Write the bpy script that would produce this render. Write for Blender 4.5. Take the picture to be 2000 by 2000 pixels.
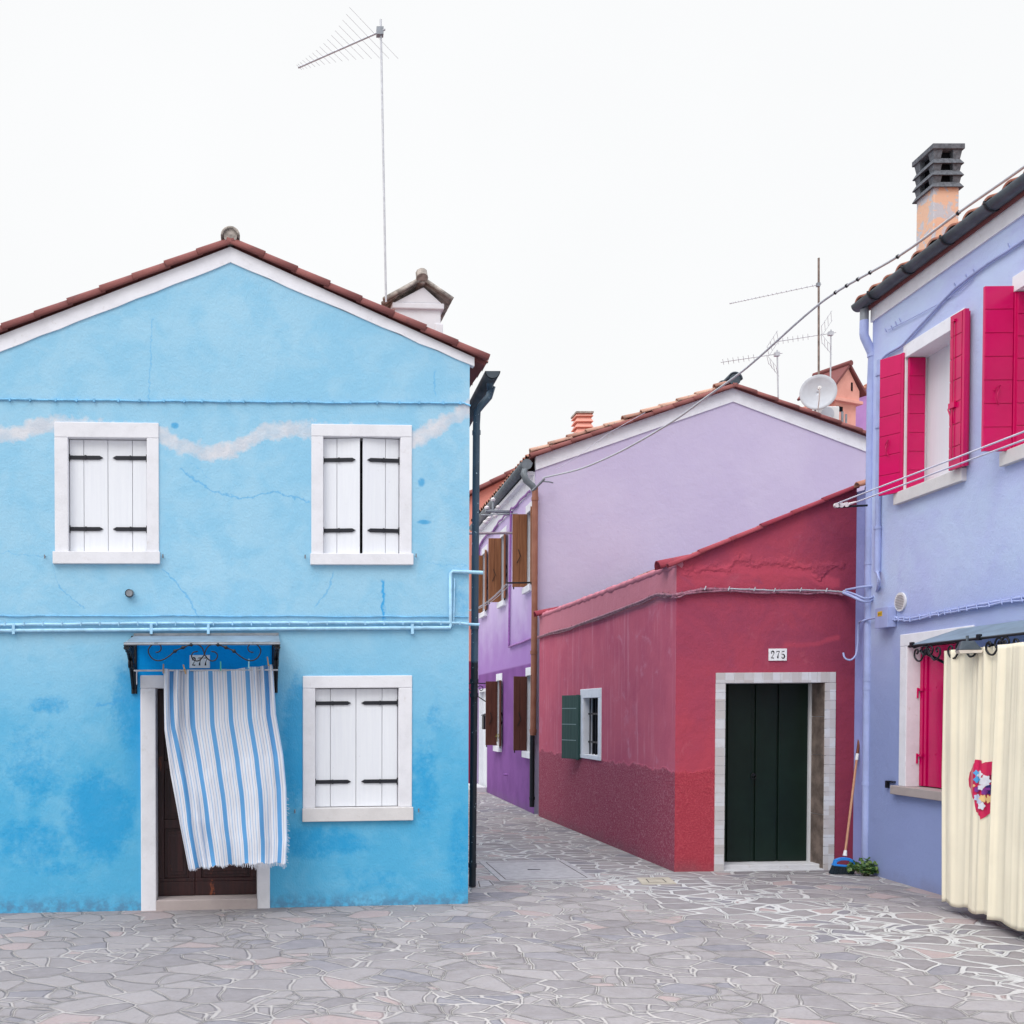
import bpy, bmesh, math, random
from mathutils import Vector, Matrix, noise
random.seed(7)
S = bpy.context.scene
for o in list(bpy.data.objects): bpy.data.objects.remove(o)
COL = S.collection
R = math.radians
# ------------------------------------------------------------------ camera
PITCH = 1.2; F = 2000.0; PX, PY = 600.0, 1433.0; CAMZ = 1.75
cd = bpy.data.cameras.new('camera'); cam = bpy.data.objects.new('camera', cd); COL.objects.link(cam)
cam.location = (0, 0, CAMZ); cam.rotation_euler = (R(90 - PITCH), 0, 0)
cd.sensor_width = 36; cd.lens = 36 * F / 2000
cd.shift_x = (1000 - PX) / 2000; cd.shift_y = (PY - 1000) / 2000
cd.clip_start = 0.1; cd.clip_end = 2000
S.camera = cam
# ------------------------------------------------------------------ world, sun, exposure
SUN_EL, SUN_AZ = 46, 220
w = bpy.data.worlds.new('World'); S.world = w; w.use_nodes = True
nt = w.node_tree; nt.nodes.clear()
sky = nt.nodes.new('ShaderNodeTexSky'); sky.sky_type = 'NISHITA'; sky.sun_disc = False
sky.sun_elevation = R(SUN_EL); sky.sun_rotation = R(SUN_AZ); sky.air_density = 2; sky.dust_density = 6
mx = nt.nodes.new('ShaderNodeMix'); mx.data_type = 'RGBA'; mx.inputs[0].default_value = 0.97
# overcast cloud layer: even and bright white low down, brighter still overhead, faint mottling
tc = nt.nodes.new('ShaderNodeTexCoord'); sxyz = nt.nodes.new('ShaderNodeSeparateXYZ'); nt.links.new(tc.outputs['Generated'], sxyz.inputs[0])
mr = nt.nodes.new('ShaderNodeMapRange'); mr.interpolation_type = 'SMOOTHSTEP'; mr.inputs[1].default_value = 0.60; mr.inputs[2].default_value = 0.92; nt.links.new(sxyz.outputs[2], mr.inputs[0])
cl = nt.nodes.new('ShaderNodeTexNoise'); cl.inputs['Scale'].default_value = 1.6; cl.inputs['Detail'].default_value = 4; nt.links.new(tc.outputs['Generated'], cl.inputs['Vector'])
cr = nt.nodes.new('ShaderNodeMix'); cr.data_type = 'RGBA'; nt.links.new(cl.outputs['Fac'], cr.inputs[0]); cr.inputs[6].default_value = (5.80, 5.86, 5.92, 1); cr.inputs[7].default_value = (6.65, 6.68, 6.70, 1)
zn = nt.nodes.new('ShaderNodeMix'); zn.data_type = 'RGBA'; nt.links.new(mr.outputs[0], zn.inputs[0]); nt.links.new(cr.outputs[2], zn.inputs[6]); zn.inputs[7].default_value = (19.0, 19.8, 21.0, 1)
nt.links.new(zn.outputs[2], mx.inputs[7])
bg = nt.nodes.new('ShaderNodeBackground'); bg.inputs[1].default_value = 0.12
wo = nt.nodes.new('ShaderNodeOutputWorld')
nt.links.new(sky.outputs[0], mx.inputs[6]); nt.links.new(mx.outputs[2], bg.inputs[0]); nt.links.new(bg.outputs[0], wo.inputs[0])
sl = bpy.data.lights.new('sun', 'SUN'); sl.energy = 1.2; sl.angle = R(35); sl.color = (1, 0.97, 0.93)
so = bpy.data.objects.new('sun', sl); COL.objects.link(so)
so.rotation_euler = (R(44), 0, R(-40))
S.view_settings.view_transform = 'Standard'; S.view_settings.look = 'None'
S.view_settings.exposure = 0.37; S.view_settings.gamma = 1
S.render.engine = 'CYCLES'; S.cycles.max_bounces = 6

# ------------------------------------------------------------------ pixel helpers (points are found on real planes)
cp, sp_ = math.cos(R(PITCH)), math.sin(R(PITCH))
C0 = Vector((0, 0, CAMZ))
def ray(px, py):
    a = (px - PX) / F; b = -(py - PY) / F
    return Vector((a, cp + b * sp_, -sp_ + b * cp))
def gz(X): return 0.008 * (X - 1.5)
def ground(px, py):
    d = ray(px, py); t = (CAMZ - 0.008 * (0 - 1.5)) / (0.008 * d.x - d.z)
    return C0 + d * t
def at(px, py, Y):
    d = ray(px, py); return C0 + d * (Y / d.y)
class Fr:
    def __init__(s, o, d, n, sl=0.0):
        s.o = Vector((o[0], o[1])); s.d = Vector((d[0], d[1])).normalized(); s.s = sl
        n = Vector((n[0], n[1])); n = n - s.d * n.dot(s.d); s.n = n.normalized()
    def P(s, u, z, w=0.0):
        p = s.o + s.d * u + s.n * w
        return Vector((p.x, p.y, z + s.s * u))
    def uz(s, px, py, w=0.0):
        d = ray(px, py); o = s.o + s.n * w
        t = (o - Vector((0, 0))).dot(s.n) / Vector((d.x, d.y)).dot(s.n)
        p = C0 + d * t; u = (Vector((p.x, p.y)) - o).dot(s.d)
        return u, p.z - s.s * u
    def u(s, px, py, w=0.0): return s.uz(px, py, w)[0]
    def z(s, px, py, w=0.0): return s.uz(px, py, w)[1]
    def Q(s, px, py, w=0.0):
        u, z = s.uz(px, py, w); return s.P(u, z, w)
    def rect(s, x0, x1, y0, y1, w=0.0):
        ym = (y0 + y1) / 2; xm = (x0 + x1) / 2
        return (s.u(x0, ym, w), s.u(x1, ym, w), s.z(xm, y1, w), s.z(xm, y0, w))
def gnd2(px, py): p = ground(px, py); return (p.x, p.y)
BL = Fr(gnd2(914, 1765), (14.7, 1.0), (0, -1), 0.008)
g0 = gnd2(1317, 1703); g1 = gnd2(1052, 1594)
RS = Fr(g0, (g1[0] - g0[0], g1[1] - g0[1]), (-1, 0)); RLEN = (Vector(g1) - Vector(g0)).length
RF = Fr(g0, (1, 0.035), (0, -1), 0.008)
p0 = gnd2(1043, 1590); p1 = gnd2(935, 1540)
PS = Fr(p0, (p1[0] - p0[0], p1[1] - p0[1]), (-1, 0)); PLEN = (Vector(p1) - Vector(p0)).length + 0.1
PG = Fr(p0, (1, 0.02), (0, -1))
PE = Fr(gnd2(1780, 1731), (30 / 2000, 1.0), (-1, 0))

# ------------------------------------------------------------------ mesh builder
class MB:
    def __init__(s): s.v = []; s.f = []; s.sm = []
    def add(s, vs, fs, sm=False):
        b = len(s.v); s.v += [Vector(v) for v in vs]
        for f in fs: s.f.append([b + i for i in f]); s.sm.append(sm)
        return s
    def hexa(s, p):
        return s.add(p, [(0, 3, 2, 1), (4, 5, 6, 7), (0, 1, 5, 4), (1, 2, 6, 5), (2, 3, 7, 6), (3, 0, 4, 7)])
    def box(s, fr, u0, u1, z0, z1, w0, w1):
        return s.hexa([fr.P(u0, z0, w1), fr.P(u1, z0, w1), fr.P(u1, z0, w0), fr.P(u0, z0, w0),
                       fr.P(u0, z1, w1), fr.P(u1, z1, w1), fr.P(u1, z1, w0), fr.P(u0, z1, w0)])
    def wbox(s, x0, x1, y0, y1, z0, z1):
        return s.hexa([(x0, y0, z0), (x1, y0, z0), (x1, y1, z0), (x0, y1, z0), (x0, y0, z1), (x1, y0, z1), (x1, y1, z1), (x0, y1, z1)])
    def prism(s, fr, pts, w0, w1):
        n = len(pts); vs = [fr.P(u, z, w1) for u, z in pts] + [fr.P(u, z, w0) for u, z in pts]
        fs = [tuple(range(n)), tuple(range(2 * n - 1, n - 1, -1))]
        for i in range(n):
            j = (i + 1) % n; fs.append((j, i, n + i, n + j))
        return s.add(vs, fs)
    def tube(s, pts, r, seg=8, cap=True, rs=None):
        pts = [Vector(p) for p in pts]; n = len(pts); vs = []; up = None
        for i, p in enumerate(pts):
            t = (pts[min(i + 1, n - 1)] - pts[max(i - 1, 0)])
            if t.length < 1e-9: t = Vector((0, 0, 1))
            t.normalize()
            if up is None:
                up = Vector((0, 0, 1)) if abs(t.z) < 0.9 else Vector((0, 1, 0))
            a = t.cross(up)
            if a.length < 1e-4: a = t.cross(Vector((1, 0, 0)))
            a.normalize(); up = a.cross(t).normalized()
            rr = rs[i] if rs else r
            for k in range(seg):
                an = 2 * math.pi * k / seg
                vs.append(p + (a * math.cos(an) + up * math.sin(an)) * rr)
        fs = []
        for i in range(n - 1):
            for k in range(seg):
                k2 = (k + 1) % seg
                fs.append((i * seg + k, i * seg + k2, (i + 1) * seg + k2, (i + 1) * seg + k))
        s.add(vs, fs, True)
        if cap:
            s.add(vs[:seg], [tuple(range(seg - 1, -1, -1))]); s.add(vs[-seg:], [tuple(range(seg))])
        return s
    def halfpipe(s, a, b, ra, rb, up, seg=8, th=0.012, ang=math.pi):
        """open half tube from a to b whose round side points to `up`"""
        a = Vector(a); b = Vector(b); t = (b - a).normalized(); up = Vector(up); up = (up - t * up.dot(t)).normalized()
        sd = t.cross(up); vs = []
        for p, r in ((a, ra), (b, rb)):
            for rr in (r, r - th):
                for k in range(seg + 1):
                    an = math.pi / 2 - ang / 2 + ang * k / seg
                    vs.append(p + sd * math.cos(an) * rr + up * math.sin(an) * rr)
        m = seg + 1; fs = []
        for k in range(seg):
            fs.append((k, k + 1, 2 * m + k + 1, 2 * m + k)); fs.append((m + k + 1, m + k, 3 * m + k, 3 * m + k + 1))
            fs.append((k + 1, k, m + k, m + k + 1)); fs.append((2 * m + k, 2 * m + k + 1, 3 * m + k + 1, 3 * m + k))
        fs.append((0, 2 * m, 3 * m, m)); fs.append((seg, m + seg, 3 * m + seg, 2 * m + seg))
        return s.add(vs, fs, True)
    def disc(s, c, ax, r, th, seg=20):
        ax = Vector(ax).normalized(); return s.tube([Vector(c), Vector(c) + ax * th], r, seg)
    def build(s, name, mat, parent=None, bevel=0.0, recalc=True):
        me = bpy.data.meshes.new(name)
        base = wloc(parent) if parent else Vector((0, 0, 0))
        me.from_pydata([v - base for v in s.v], [], s.f)
        for p, q in zip(me.polygons, s.sm): p.use_smooth = q
        if recalc:
            bm = bmesh.new(); bm.from_mesh(me); bmesh.ops.recalc_face_normals(bm, faces=bm.faces); bm.to_mesh(me); bm.free()
        me.materials.append(mat)
        o = bpy.data.objects.new(name, me); COL.objects.link(o)
        if parent: o.parent = parent
        if bevel:
            m = o.modifiers.new('bevel', 'BEVEL'); m.width = bevel; m.segments = 2; m.limit_method = 'ANGLE'; m.angle_limit = R(40)
        return o
def wloc(o):
    v = Vector((0, 0, 0))
    while o: v = v + Vector(o.location); o = o.parent
    return v
def tag(o, label=None, cat=None, group=None, kind=None):
    if label: o['label'] = label
    if cat: o['category'] = cat
    if group: o['group'] = group
    if kind: o['kind'] = kind
    return o
def thing(name, loc, label, cat, group=None):
    o = bpy.data.objects.new(name, None); o.empty_display_size = 0.2; COL.objects.link(o); o.location = loc
    return tag(o, label, cat, group)
def single(mb, name, mat, label, cat, group=None, bevel=0, base=None):
    """one-mesh thing with its origin at `base`"""
    b = Vector(base) if base else Vector((sum(v.x for v in mb.v) / len(mb.v), sum(v.y for v in mb.v) / len(mb.v), min(v.z for v in mb.v)))
    mb.v = [v - b for v in mb.v]
    o = mb.build(name, mat, None, bevel); o.location = b
    return tag(o, label, cat, group)

# ------------------------------------------------------------------ materials
def srgb(r, g, b):
    f = lambda c: (c / 255 / 12.92) if c / 255 <= 0.04045 else ((c / 255 + 0.055) / 1.055) ** 2.4
    return (f(r), f(g), f(b), 1)
class NT:
    def __init__(s, name, rough=0.85, spec=0.3):
        s.m = bpy.data.materials.new(name); s.m.use_nodes = True; s.t = s.m.node_tree
        s.b = s.t.nodes['Principled BSDF']; s.b.inputs['Roughness'].default_value = rough
        s.b.inputs['Specular IOR Level'].default_value = spec
        g = s.t.nodes.new('ShaderNodeNewGeometry'); s.pos = g.outputs['Position']
        sx = s.t.nodes.new('ShaderNodeSeparateXYZ'); s.L(s.pos, sx.inputs[0]); s.X, s.Y, s.Z = sx.outputs
        s.h = None
    def L(s, a, b): s.t.links.new(a, b)
    def put(s, v, inp):
        if isinstance(v, (int, float)): inp.default_value = v
        elif isinstance(v, tuple): inp.default_value = v
        else: s.L(v, inp)
    def math(s, op, a, b=0.0, c=0.0, clamp=False):
        n = s.t.nodes.new('ShaderNodeMath'); n.operation = op; n.use_clamp = clamp
        s.put(a, n.inputs[0]); s.put(b, n.inputs[1]); s.put(c, n.inputs[2]); return n.outputs[0]
    def noise(s, scale, detail=3, rough=0.5, vec=None, stretch=None, dist=0.0):
        n = s.t.nodes.new('ShaderNodeTexNoise'); n.inputs['Scale'].default_value = scale
        n.inputs['Detail'].default_value = detail; n.inputs['Roughness'].default_value = rough; n.inputs['Distortion'].default_value = dist
        v = vec or s.pos
        if stretch:
            m = s.t.nodes.new('ShaderNodeVectorMath'); m.operation = 'MULTIPLY'; s.L(v, m.inputs[0]); m.inputs[1].default_value = stretch; v = m.outputs[0]
        s.L(v, n.inputs['Vector']); return n.outputs['Fac']
    def ss(s, v, lo, hi):     # smoothstep
        n = s.t.nodes.new('ShaderNodeMapRange'); n.interpolation_type = 'SMOOTHSTEP'
        s.put(v, n.inputs[0]); n.inputs[1].default_value = lo; n.inputs[2].default_value = hi; return n.outputs[0]
    def mix(s, f, a, b, mode='MIX'):
        n = s.t.nodes.new('ShaderNodeMix'); n.data_type = 'RGBA'; n.blend_type = mode
        s.put(f, n.inputs[0]); s.put(a, n.inputs[6]); s.put(b, n.inputs[7]); return n.outputs[2]
    def mul(s, a, b): return s.math('MULTIPLY', a, b)
    def blob(s, U, x, z, rx, rz):
        a = s.math('DIVIDE', s.math('SUBTRACT', U, x), rx); b = s.math('DIVIDE', s.math('SUBTRACT', s.Z, z), rz)
        return s.ss(s.math('ADD', s.mul(a, a), s.mul(b, b)), 1.0, 0.0)
    def curve(s, t, pts):
        lo, hi = pts[0][0], pts[-1][0]; v0 = min(p[1] for p in pts); v1 = max(p[1] for p in pts) + 1e-6
        n = s.t.nodes.new('ShaderNodeFloatCurve'); c = n.mapping.curves[0]
        norm = [((p[0] - lo) / (hi - lo), (p[1] - v0) / (v1 - v0)) for p in pts]
        c.points[0].location = norm[0]; c.points[1].location = norm[-1]
        for q in norm[1:-1]: c.points.new(*q)
        for q in c.points: q.handle_type = 'VECTOR' if len(pts) > 2 else 'AUTO'
        n.mapping.update()
        s.L(s.math('DIVIDE', s.math('SUBTRACT', t, lo), hi - lo, clamp=True), n.inputs['Value'])
        return s.math('ADD', s.mul(n.outputs[0], v1 - v0), v0)
    def line(s, t, v, pts, hw, soft, wob=0.0, wobs=12):
        """mask of a wandering line v=f(t)"""
        pts = sorted(pts); c = s.curve(t, pts)
        d = s.math('SUBTRACT', v, c)
        if wob: d = s.math('ADD', d, s.mul(s.math('SUBTRACT', s.noise(wobs, 3, 0.6), 0.5), wob))
        m = s.ss(s.math('ABSOLUTE', d), hw + soft, max(hw - soft, 0))
        e = 0.02
        m = s.mul(m, s.ss(t, pts[0][0] - e, pts[0][0] + e)); m = s.mul(m, s.ss(t, pts[-1][0] + e, pts[-1][0] - e)); return m
    def col(s, c): s.put(c, s.b.inputs['Base Color']); return s
    def bump(s, h, strength=0.3, dist=0.01):
        n = s.t.nodes.new('ShaderNodeBump'); n.inputs['Strength'].default_value = strength; n.inputs['Distance'].default_value = dist
        s.put(h, n.inputs['Height'])
        if s.h: s.L(s.h, n.inputs['Normal'])
        s.h = n.outputs[0]; s.L(s.h, s.b.inputs['Normal']); return s
def plain(name, c, rough=0.6, spec=0.3, var=0.12, scale=9, metal=0.0, bump=0.0, bscale=60):
    n = NT(name, rough, spec); d = tuple(x * (1 - var) for x in c[:3]) + (1,); e = tuple(min(1, x * (1 + var * 0.6)) for x in c[:3]) + (1,)
    n.col(n.mix(n.ss(n.noise(scale, 5, 0.6), 0.3, 0.7), d, e)); n.b.inputs['Metallic'].default_value = metal
    if bump: n.bump(n.noise(bscale, 4, 0.6), bump, 0.004)
    return n.m
M = {}
def painted_boards():
    n = NT('white_shutter', 0.5, 0.35); g = n.noise(1, 6, .65, stretch=(45, 45, 2.2))
    c = n.mix(n.ss(g, .3, .75), (0.76, 0.78, 0.82, 1), (0.72, 0.74, 0.79, 1)); c = n.mix(n.mul(n.ss(n.noise(22, 5, .7), .66, .74), .35), c, (.50, .50, .53, 1))
    n.col(c); n.bump(g, .12, .002); return n.m
M['white_shutter'] = painted_boards()
def chalky(name, c, dirt):
    n = NT(name, 0.9, 0.2)
    a = n.mix(n.ss(n.noise(6, 6, 0.65), 0.35, 0.75), c, tuple(x * 0.9 for x in c[:3]) + (1,))
    a = n.mix(n.mul(n.ss(n.noise(14, 6, 0.7), 0.58, 0.72), dirt), a, (0.45, 0.40, 0.36, 1))
    n.col(a); n.bump(n.noise(90, 4, 0.6), 0.35, 0.004); return n.m
M['white_trim'] = chalky('white_trim', (0.74, 0.74, 0.78, 1), 0.25)
M['white_band'] = chalky('white_band', (0.80, 0.80, 0.85, 1), 0.30)
M['stone_sill'] = chalky('stone_sill', (0.66, 0.64, 0.64, 1), 0.35)
M['black_iron'] = plain('black_iron', (0.012, 0.013, 0.018, 1), 0.45, 0.5, 0.3, 30, 0.3)
M['hinge_iron'] = plain('hinge_iron', (0.010, 0.011, 0.018, 1), 0.5, 0.4, 0.2, 30)
M['zinc'] = plain('zinc', (0.25, 0.27, 0.30, 1), 0.5, 0.5, 0.2, 14, 0.3)
M['alu'] = plain('alu', (0.50, 0.51, 0.55, 1), 0.45, 0.5, 0.15, 20, 0.3)
M['rust_mast'] = plain('rust_mast', (0.20, 0.15, 0.13, 1), 0.7, 0.3, 0.4, 8)
def gutter_mat():
    n = NT('dark_gutter', 0.45, 0.4)
    n.col(n.mix(n.ss(n.noise(5, 5, 0.6), 0.35, 0.7), (0.035, 0.05, 0.065, 1), (0.07, 0.09, 0.11, 1))); return n.m
M['gutter'] = gutter_mat()
M['gutter_grey'] = plain('grey_gutter', (0.13, 0.15, 0.17, 1), .5, .4, .2, 8)
def peeling(name, base, chip, thr=0.67, lo=None):
    n = NT(name, 0.5, 0.4); c = n.mix(n.ss(n.noise(4, 4), 0.3, 0.7), base, tuple(x * 0.7 for x in base[:3]) + (1,))
    if lo: c = n.mix(n.ss(n.Z, lo[0] + 0.02, lo[0] - 0.02), c, lo[1])
    n.col(n.mix(n.ss(n.noise(26, 5, 0.6), thr, thr + 0.03), c, chip)); return n.m
M['blue_downpipe'] = peeling('blue_downpipe', (0.065, 0.115, 0.165, 1), (0.45, 0.60, 0.66, 1), 0.66, (2.25, (0.008, 0.014, 0.022, 1)))
def tile_mat(name, a, b, c, rough=0.9):
    n = NT(name, rough, 0.2); at_ = n.t.nodes.new('ShaderNodeAttribute'); at_.attribute_name = 'tint'
    x = n.mix(at_.outputs['Fac'], a, b); x = n.mix(n.ss(n.noise(11, 6, 0.7), 0.52, 0.68), x, c)
    n.col(x); n.bump(n.noise(50, 5, 0.6), 0.4, 0.006); return n.m
M['tile'] = tile_mat('terracotta', (0.30, 0.11, 0.08, 1), (0.50, 0.24, 0.17, 1), (0.22, 0.18, 0.16, 1))
M['tile_dark'] = tile_mat('painted_terracotta', (0.19, 0.068, 0.066, 1), (0.26, 0.098, 0.090, 1), (0.18, 0.075, 0.075, 1))
M['tile_red'] = tile_mat('red_painted_tile', (0.27, 0.035, 0.06, 1), (0.36, 0.07, 0.09, 1), (0.22, 0.05, 0.07, 1))
M['mortar_cap'] = plain('mortar_cap', (0.36, 0.32, 0.29, 1), 0.95, 0.2, 0.45, 18, bump=0.6)

# blue wall ---------------------------------------------------------
def blue_wall_mat():
    n = NT('blue_stucco', 0.92, 0.15); U = n.X
    K = 1.0352
    W = lambda x, y: (BL.Q(x * K, y * K).x, BL.Q(x * K, y * K).z)
    light = (0.255, 0.520, 0.710, 1); pale = (0.345, 0.580, 0.735, 1); mid = (0.080, 0.390, 0.640, 1); deep = (0.008, 0.290, 0.600, 1)
    big = n.noise(1.1, 4, 0.55); med = n.noise(3.2, 6, 0.62, dist=0.4); fine = n.noise(13, 5, 0.65)
    c = n.mix(n.ss(med, 0.35, 0.68), light, pale)
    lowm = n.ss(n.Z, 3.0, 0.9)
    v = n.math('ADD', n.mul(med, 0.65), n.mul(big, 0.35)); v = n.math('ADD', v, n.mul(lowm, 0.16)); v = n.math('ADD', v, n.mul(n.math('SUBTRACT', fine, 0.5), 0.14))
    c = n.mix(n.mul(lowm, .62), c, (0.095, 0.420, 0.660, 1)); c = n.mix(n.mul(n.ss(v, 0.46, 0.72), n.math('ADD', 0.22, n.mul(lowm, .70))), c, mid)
    bl = None
    for (x, y, rx, rz, g) in ((190, 1540, 0.42, 0.55, 1.0), (60, 1590, 0.45, 0.30, .6), (245, 1330, 0.22, 0.5, .8), (560, 1400, 0.18, 0.8, 1.0), (600, 1590, 0.7, 0.22, .7),
                           (800, 1480, 0.2, 0.6, .55), (870, 1600, 0.18, 0.7, .5), (60, 1450, 0.4, 0.5, .5), (90, 1330, .25, .12, .6), (820, 1350, .12, .2, .5), (690, 1660, .5, .15, .4),
                           (795, 910, .045, .06, .8), (652, 830, .05, .05, .7), (800, 985, .09, .03, .9), (330, 803, .05, .04, .9), (870, 1120, .12, .3, .35), (105, 1640, .4, .1, .5)):
        X_, Z_ = W(x, y); b = n.mul(n.blob(U, X_, Z_, rx, rz), g); bl = b if bl is None else n.math('MAXIMUM', bl, b)
    gate = n.ss(bl, 0.0, 0.25); dm = n.mul(gate, n.ss(n.math('ADD', n.mul(bl, 0.85), n.mul(n.math('SUBTRACT', n.math('ADD', n.mul(med, .4), n.math('ADD', n.mul(fine, .4), n.mul(n.noise(40, 4, .6), .2))), 0.5), 2.0)), 0.10, 0.75))
    c = n.mix(n.mul(dm, 0.68), c, deep)
    # paint protected by the door canopy stays deep
    cx, cz = W(388, 1240); a = n.math('ABSOLUTE', n.math('SUBTRACT', U, cx))
    hw = (BL.Q(539, 1290).x - BL.Q(263, 1290).x) / 2
    rect = n.mul(n.ss(a, hw + 0.01, hw - 0.01), n.mul(n.ss(n.Z, W(0, 1215)[1] + .01, W(0, 1215)[1] - .01), n.ss(n.Z, 1.95, 2.1)))
    c = n.mix(rect, c, (0.001, 0.33, 0.84, 1))
    hal = n.mul(n.ss(n.math('ADD', a, n.mul(fine, 0.12)), hw + 0.24, hw - 0.03), n.mul(n.ss(n.Z, 2.25, 1.9), n.ss(n.Z, 0.5, 1.5)))
    c = n.mix(n.mul(hal, 0.65), c, (0.015, 0.32, 0.68, 1))
    # cracks stained darker
    for pts, hwid, amt in (
        ([(340, 885), (400, 925), (455, 942), (515, 925), (585, 948)], 0.012, .55), ([(95, 1050), (110, 1105), (160, 1150)], 0.010, .5),
        ([(700, 1285), (560, 1140)], .002, 0.0), ([(0, 1042), (85, 1050)], .006, .4), ([(15, 1345), (170, 1330)], .006, 0), ([(180, 1330), (240, 1322)], .02, .6),
        ([(800, 1062), (885, 1070)], .006, .35), ([(355, 870), (400, 905)], .005, .3)):
        if amt: c = n.mix(n.mul(n.line(U, n.Z, [W(*p) for p in pts], hwid * .55, hwid * .6, 0.11, 16), amt), c, (0.06, 0.34, 0.66, 1))
    for pts, hwid, amt in (([(288, 600), (283, 700), (280, 765)], 0.008, .35), ([(310, 1075), (350, 1120), (376, 1165)], .012, .5), ([(630, 1080), (622, 1110), (595, 1145)], .010, .45),
                           ([(722, 1095), (724, 1168)], .018, .95), ([(822, 700), (820, 745)], .010, .4), ([(440, 1215), (450, 1160)], .01, .0)):
        if amt: c = n.mix(n.mul(n.line(n.Z, U, [tuple(reversed(W(*p))) for p in pts], hwid * .6, hwid * .6, 0.08, 15), amt), c, (0.03, 0.33, 0.68, 1))
    # grey white plaster repair
    ctr = [(-20, 820), (30, 820), (70, 803), (105, 800), (160, 808), (300, 818), (345, 843), (395, 855), (440, 848), (500, 815), (560, 808), (610, 812), (775, 832), (805, 818), (850, 790), (893, 766)]
    rep = n.line(U, n.Z, [W(*p) for p in ctr], 0.072, 0.042, 0.17, 11); rep = n.mul(rep, n.ss(n.math('ADD', n.noise(15, 6, .6), rep), .60, 1.0))
    rc = n.mix(n.ss(n.noise(9, 5), 0.35, 0.65), (0.66, 0.65, 0.68, 1), (0.54, 0.57, 0.63, 1))
    c = n.mix(n.mul(rep, n.math('ADD', .62, n.mul(n.ss(med, .35, .6), .3))), c, rc)
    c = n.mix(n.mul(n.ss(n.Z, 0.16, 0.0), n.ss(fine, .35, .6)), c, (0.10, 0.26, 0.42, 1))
    n.col(c)
    n.bump(n.noise(70, 3, 0.55, stretch=(1, 1, 0.7)), 0.55, 0.006); n.bump(n.noise(9, 4, 0.6), 0.25, 0.02); return n.m
M['blue_wall'] = blue_wall_mat()
M['blue_paint'] = plain('blue_paint', (0.20, 0.50, 0.76, 1), 0.6, 0.3, 0.25, 12)
M['blue_paint_light'] = plain('blue_paint_light', (0.36, 0.62, 0.82, 1), 0.5, 0.35, 0.2, 12)
# generic stucco ----------------------------------------------------
def stucco(name, a, b, c3=None, scale=2.0, streak=0.0, sc=(0.9, 0.9, 1, 1), low=None, bump=0.4, extra=None, bs=70):
    n = NT(name, 0.92, 0.15)
    c = n.mix(n.ss(n.noise(scale, 5, 0.6, dist=0.3), 0.33, 0.68), a, b)
    if c3: c = n.mix(n.ss(n.noise(scale * 2.3, 6, 0.65, dist=0.6), 0.56, 0.75), c, c3)
    if streak: c = n.mix(n.mul(n.ss(n.noise(1.0, 5, 0.7, stretch=(14, 14, 0.9)), 0.5, 0.75), streak), c, sc)
    if low: c = low(n, c)
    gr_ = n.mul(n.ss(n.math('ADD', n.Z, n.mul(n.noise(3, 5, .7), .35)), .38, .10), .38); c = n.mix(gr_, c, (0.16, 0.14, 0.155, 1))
    if extra: c = extra(n, c)
    n.col(c); n.bump(n.noise(bs, 4, 0.6), bump, 0.006); n.bump(n.noise(6, 5, 0.65), 0.4, 0.02); return n.m
def red_extra(side):
    def f(n, c):
        U = n.Y if side else n.X
        # rough-cast dado
        edge = n.math('ADD', n.Z, n.mul(n.math('SUBTRACT', n.noise(2.6, 5, 0.65), 0.5), 0.30))
        m = n.ss(edge, 1.14, 1.10)
        if not side: m = n.mul(m, n.ss(n.X, 4.75, 4.70))
        n.dado = m
        g = n.noise(55, 3, 0.75)
        if side:
            d = n.mix(n.ss(g, 0.50, 0.66), (0.38, 0.072, 0.120, 1), (0.60, 0.25, 0.33, 1))
            c = n.mix(n.mul(n.ss(n.Z, 2.95, 3.02), 0.8), c, (0.54, 0.21, 0.26, 1))
        else:
            d = n.mix(n.ss(g, 0.45, 0.62), (0.43, 0.052, 0.080, 1), (0.52, 0.082, 0.108, 1))
        c = n.mix(m, c, d)
        n.bump(n.mul(g, n.mul(m, 1.0 if side else .5)), 1.0, 0.03)
        return c
    return f
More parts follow.
